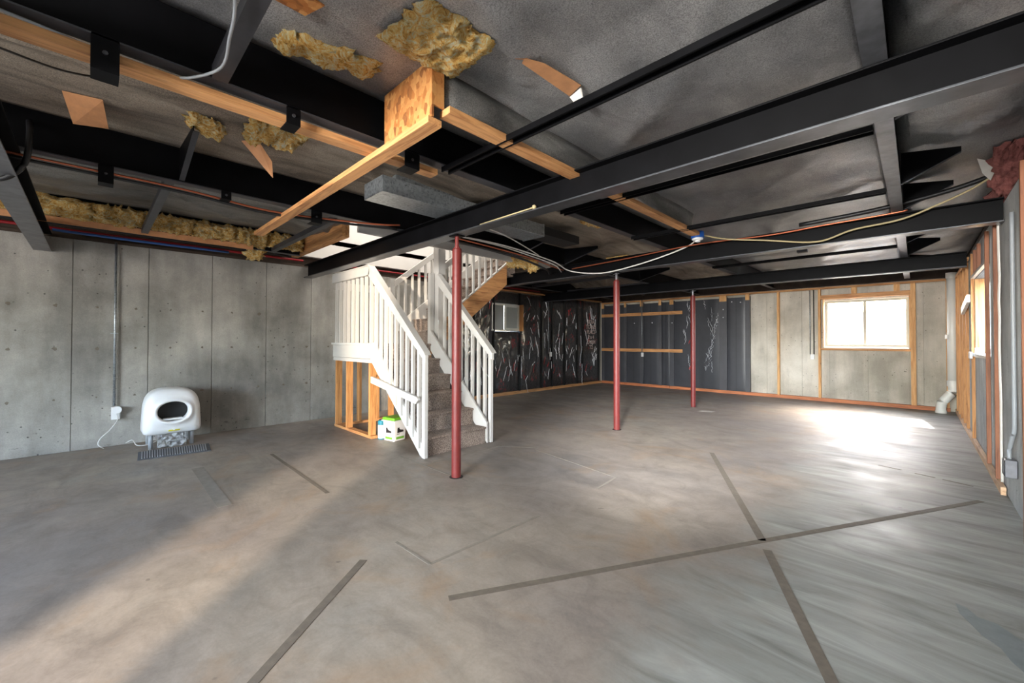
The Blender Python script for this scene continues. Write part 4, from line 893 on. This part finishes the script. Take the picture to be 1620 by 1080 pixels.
for i in range(len(YJ)-1):
    y0, y1 = YJ[i]+.05, YJ[i+1]-.03
    nst = max(5, int((y1-y0)*26))
    for s_ in range(nst):
        q = random.uniform(y0, y1); z = random.uniform(.25, 2.2)
        if 6.4 < q < 7.5 and z > 1.2: continue
        dq = random.choice([-1, 1])*random.uniform(.02, .16); dz = random.choice([-1, 1])*random.uniform(.1, .42)
        if not (y0 < q+dq < y1): dq = 0
        if 6.4 < q < 7.5 and z+dz > 1.4: continue
        streak_mesh(wander(q, z, dq, dz, 8, .012), random.uniform(.003, .011), xf, 'x', 'film', 'crease_glint', wall_left)  # white streaks stand for reflections along the creases
    for s_ in range(max(2, int((y1-y0)*7))):
        q = random.uniform(y0, y1-.1); z = random.choice([.4, .55, .7, 1.7, 1.9, 2.1, 1.25])+random.uniform(-.07, .07)
        if 6.4 < q < 7.5 and z > 1.1: continue
        streak_mesh(wander(q, z, random.uniform(.03, .1), random.uniform(.04, .22), 4, .012), random.uniform(.008, .022), xf-.002, 'x', 'redprint', 'red_print', wall_left)
# handwriting
for i, tx in enumerate(['SIDIA', 'TOOPS', 'PLACS', '2 x 4', 'ZAMM', 'T2']):
    cu = bpy.data.curves.new('t', 'FONT'); cu.body = tx; cu.size = .165; cu.extrude = .002; cu.space_character = .95; cu.align_x = 'CENTER'; cu.offset = .003
    to = bpy.data.objects.new('t', cu); C.objects.link(to); bpy.context.view_layer.update()
    me = bpy.data.meshes.new_from_object(to.evaluated_get(bpy.context.evaluated_depsgraph_get())); bpy.data.objects.remove(to)
    me.materials.clear(); me.materials.append(M['pale_ink'])
    ho = bpy.data.objects.new('handwriting', me); C.objects.link(ho); ho.parent = wall_left
    ho.location = Vector((xf+.022, 10.53, 1.83-i*.152))-wpos(wall_left); ho.rotation_euler = (math.pi/2, 0, math.pi/2)
# small sliding window
win3 = bpy.data.objects.new('window_3', None); C.objects.link(win3); win3.location = (XL-.05, 6.95, 1.55); win3['kind'] = 'structure'
xw = XL+.03
f3 = MB().box(xw, xw+.055, 6.50, 6.53, 1.55, 2.2).box(xw, xw+.055, 7.39, 7.42, 1.55, 2.2).box(xw, xw+.055, 6.53, 7.39, 1.55, 1.585).box(xw, xw+.055, 6.53, 7.39, 2.165, 2.2)
f3.build('window_frame', 'pvc', win3, bevel=.003)
MB().box(xw+.02, xw+.062, 6.92, 6.96, 1.586, 2.164).box(xw+.02, xw+.062, 7.35, 7.389, 1.586, 2.164).box(xw+.02, xw+.062, 6.96, 7.35, 1.586, 1.62).box(xw+.02, xw+.062, 6.96, 7.35, 2.13, 2.164).build('window_sash', 'pvc', win3, bevel=.003)
B(xw+.01, xw+.016, 6.531, 6.919, 1.586, 2.164).build('window_pane', 'frost', win3); B(xw+.035, xw+.04, 6.961, 7.349, 1.621, 2.129).build('window_pane', 'frost', win3)
B(xw-.02, xw+.17, 7.425, 7.45, 1.55, 2.2).build('window_jamb', 'pine_z', win3)
t = thing('wall_outlet', (-7.0, 8.60, .90), 'white outlet with a thin conduit on the black left wall', 'outlet')
B(xf+.01, xf+.04, 8.57, 8.64, .89, 1.01).build('outlet_cover', 'plastic', t, bevel=.004); MB().tube([(xf+.025, 8.52, .97), (xf+.025, 8.50, 2.45)], .010, 8).build('conduit_tube', 'galv', t, smooth=True)

# ------------------------------------------------------------------ floor strips (glue lines of removed walls)
def strip(nm, quad, mat, lab=None):
    o = MB().prism([(x, y, .0006) for x, y in quad], (0, 0, .0012)).build(nm, mat)
    if lab: o['label'] = lab; o['category'] = 'floor mark'
    return o
def line(p, q, wd): 
    p, q = Vector(p+(0,)), Vector(q+(0,)); n_ = (q-p).normalized().cross(Vector((0, 0, 1)))*wd/2
    return [tuple((p-n_).xy), tuple((q-n_).xy), tuple((q+n_).xy), tuple((p+n_).xy)]
strip('glue_strip', line((-1.72, .29), (-2.39, 1.15), .045), 'strip', 'brown glue line on the floor running toward the bottom edge, left of centre')
strip('glue_strip', line((-1.724, 1.285), (.372, 5.135), .045), 'strip', 'long brown glue line ending by the right wall, crossing the other one')
strip('glue_strip', line((-1.74, 5.11), (-.738, 3.10), .05), 'strip', 'upper half of the glue line that crosses the long one, toward the window')
strip('glue_strip', line((-.685, 2.985), (-.10, 1.69), .05), 'strip', 'lower half of the crossing glue line, running off the bottom edge')
strip('glue_strip', line((-5.32, .77), (-3.95, .75), .10), 'strip_faint', 'broad faint grey stripe on the floor in front of the litter box')
strip('glue_strip', line((-5.36, 1.46), (-3.65, 1.43), .035), 'strip', 'short brown glue line in the lit floor area before the stairs')
strip('glue_strip', line((-2.067, 1.403), (-2.047, 2.356), .022), 'strip_faint', 'thin pale line in the middle of the floor, long side of a rectangle')
strip('glue_strip', line((-2.067, 1.403), (-2.45, 1.40), .022), 'strip_faint', 'thin rusty line in the middle of the floor, short side of a rectangle')
strip('glue_strip', line((-4.25, 2.46), (-3.0, 2.46), .018), 'strip_faint', 'thin dark line on the floor beside the stair foot')
strip('glue_strip', line((-3.75, 2.58), (-3.75, 3.6), .018), 'strip_faint', 'thin dark line parallel to the lowest stair')
strip('glue_strip', line((-3.75, 3.57), (-3.36, 3.84), .03), 'strip_faint', 'short dark mark on the floor right of the stairs')
strip('glue_strip', line((-2.09, 3.54), (-2.05, 3.15), .02), 'strip_faint', 'short rusty mark on the floor behind the nearest post')
strip('glue_strip', line((-3.3, 3.75), (-2.09, 3.54), .012), 'strip_faint', 'hairline across the floor between the nearest two posts')
for i, (a, b) in enumerate([((-.30, 5.85), (-.12, 5.80)), ((-.02, 5.75), (.12, 5.70)), ((.17, 5.68), (.36, 5.60))]):
    strip('glue_strip', line(a, b, .02), 'strip', ['short dash on the floor near the right wall, farthest of three', 'short dash on the floor near the right wall, middle of three', 'short dash on the floor near the right wall, closest to it'][i])
strip('damp_patch', [(.13, 3.05), (.17, 3.03), (.20, 2.97), (.26, 2.96), (.31, 2.89), (.37, 2.84), (.39, 2.74), (.36, 2.62), (.30, 2.60), (.27, 2.66), (.25, 2.74), (.20, 2.80), (.17, 2.88), (.14, 2.95)], simple('damp_blue_grey', (108, 114, 114), .5, 0, .15, 14), 'blue grey damp patch on the floor at the lower right')
strip('floor_patch', [(-2.95, 7.95), (-2.72, 8.0), (-2.70, 8.12), (-2.92, 8.1)], simple('pale_patch', (184, 178, 168), .8, 0, .08, 14), 'small pale patch on the floor before the farthest post')

# ------------------------------------------------------------------ groups of repeats
GR = {'steel_beam': 'support beams across the room', 'support_post': 'red steel posts', 'chassis_beam': 'long chassis beams', 'cross_member': 'cross rails of the chassis', 'cross_channel': 'steel channels over the left bays',
      'outrigger': 'triangular outriggers', 'beam_clip': 'clips on the beam flanges', 'pine_board': 'loose pine boards', 'insulation_batt': 'torn insulation pieces', 'kraft_flap': 'torn kraft paper',
      'white_cable': 'white cables', 'black_cable': 'black cables', 'copper_pipe': 'copper pipes', 'red_pipe': 'red water pipes', 'wall_outlet': 'wall outlets', 'electrical_box': 'electrical boxes', 'glue_strip': 'old wall lines on the floor'}
for o in bpy.data.objects:
    b_ = o.name.split('.')[0]
    if o.parent is None and b_ in GR and 'category' in o.keys(): o['group'] = GR[b_]
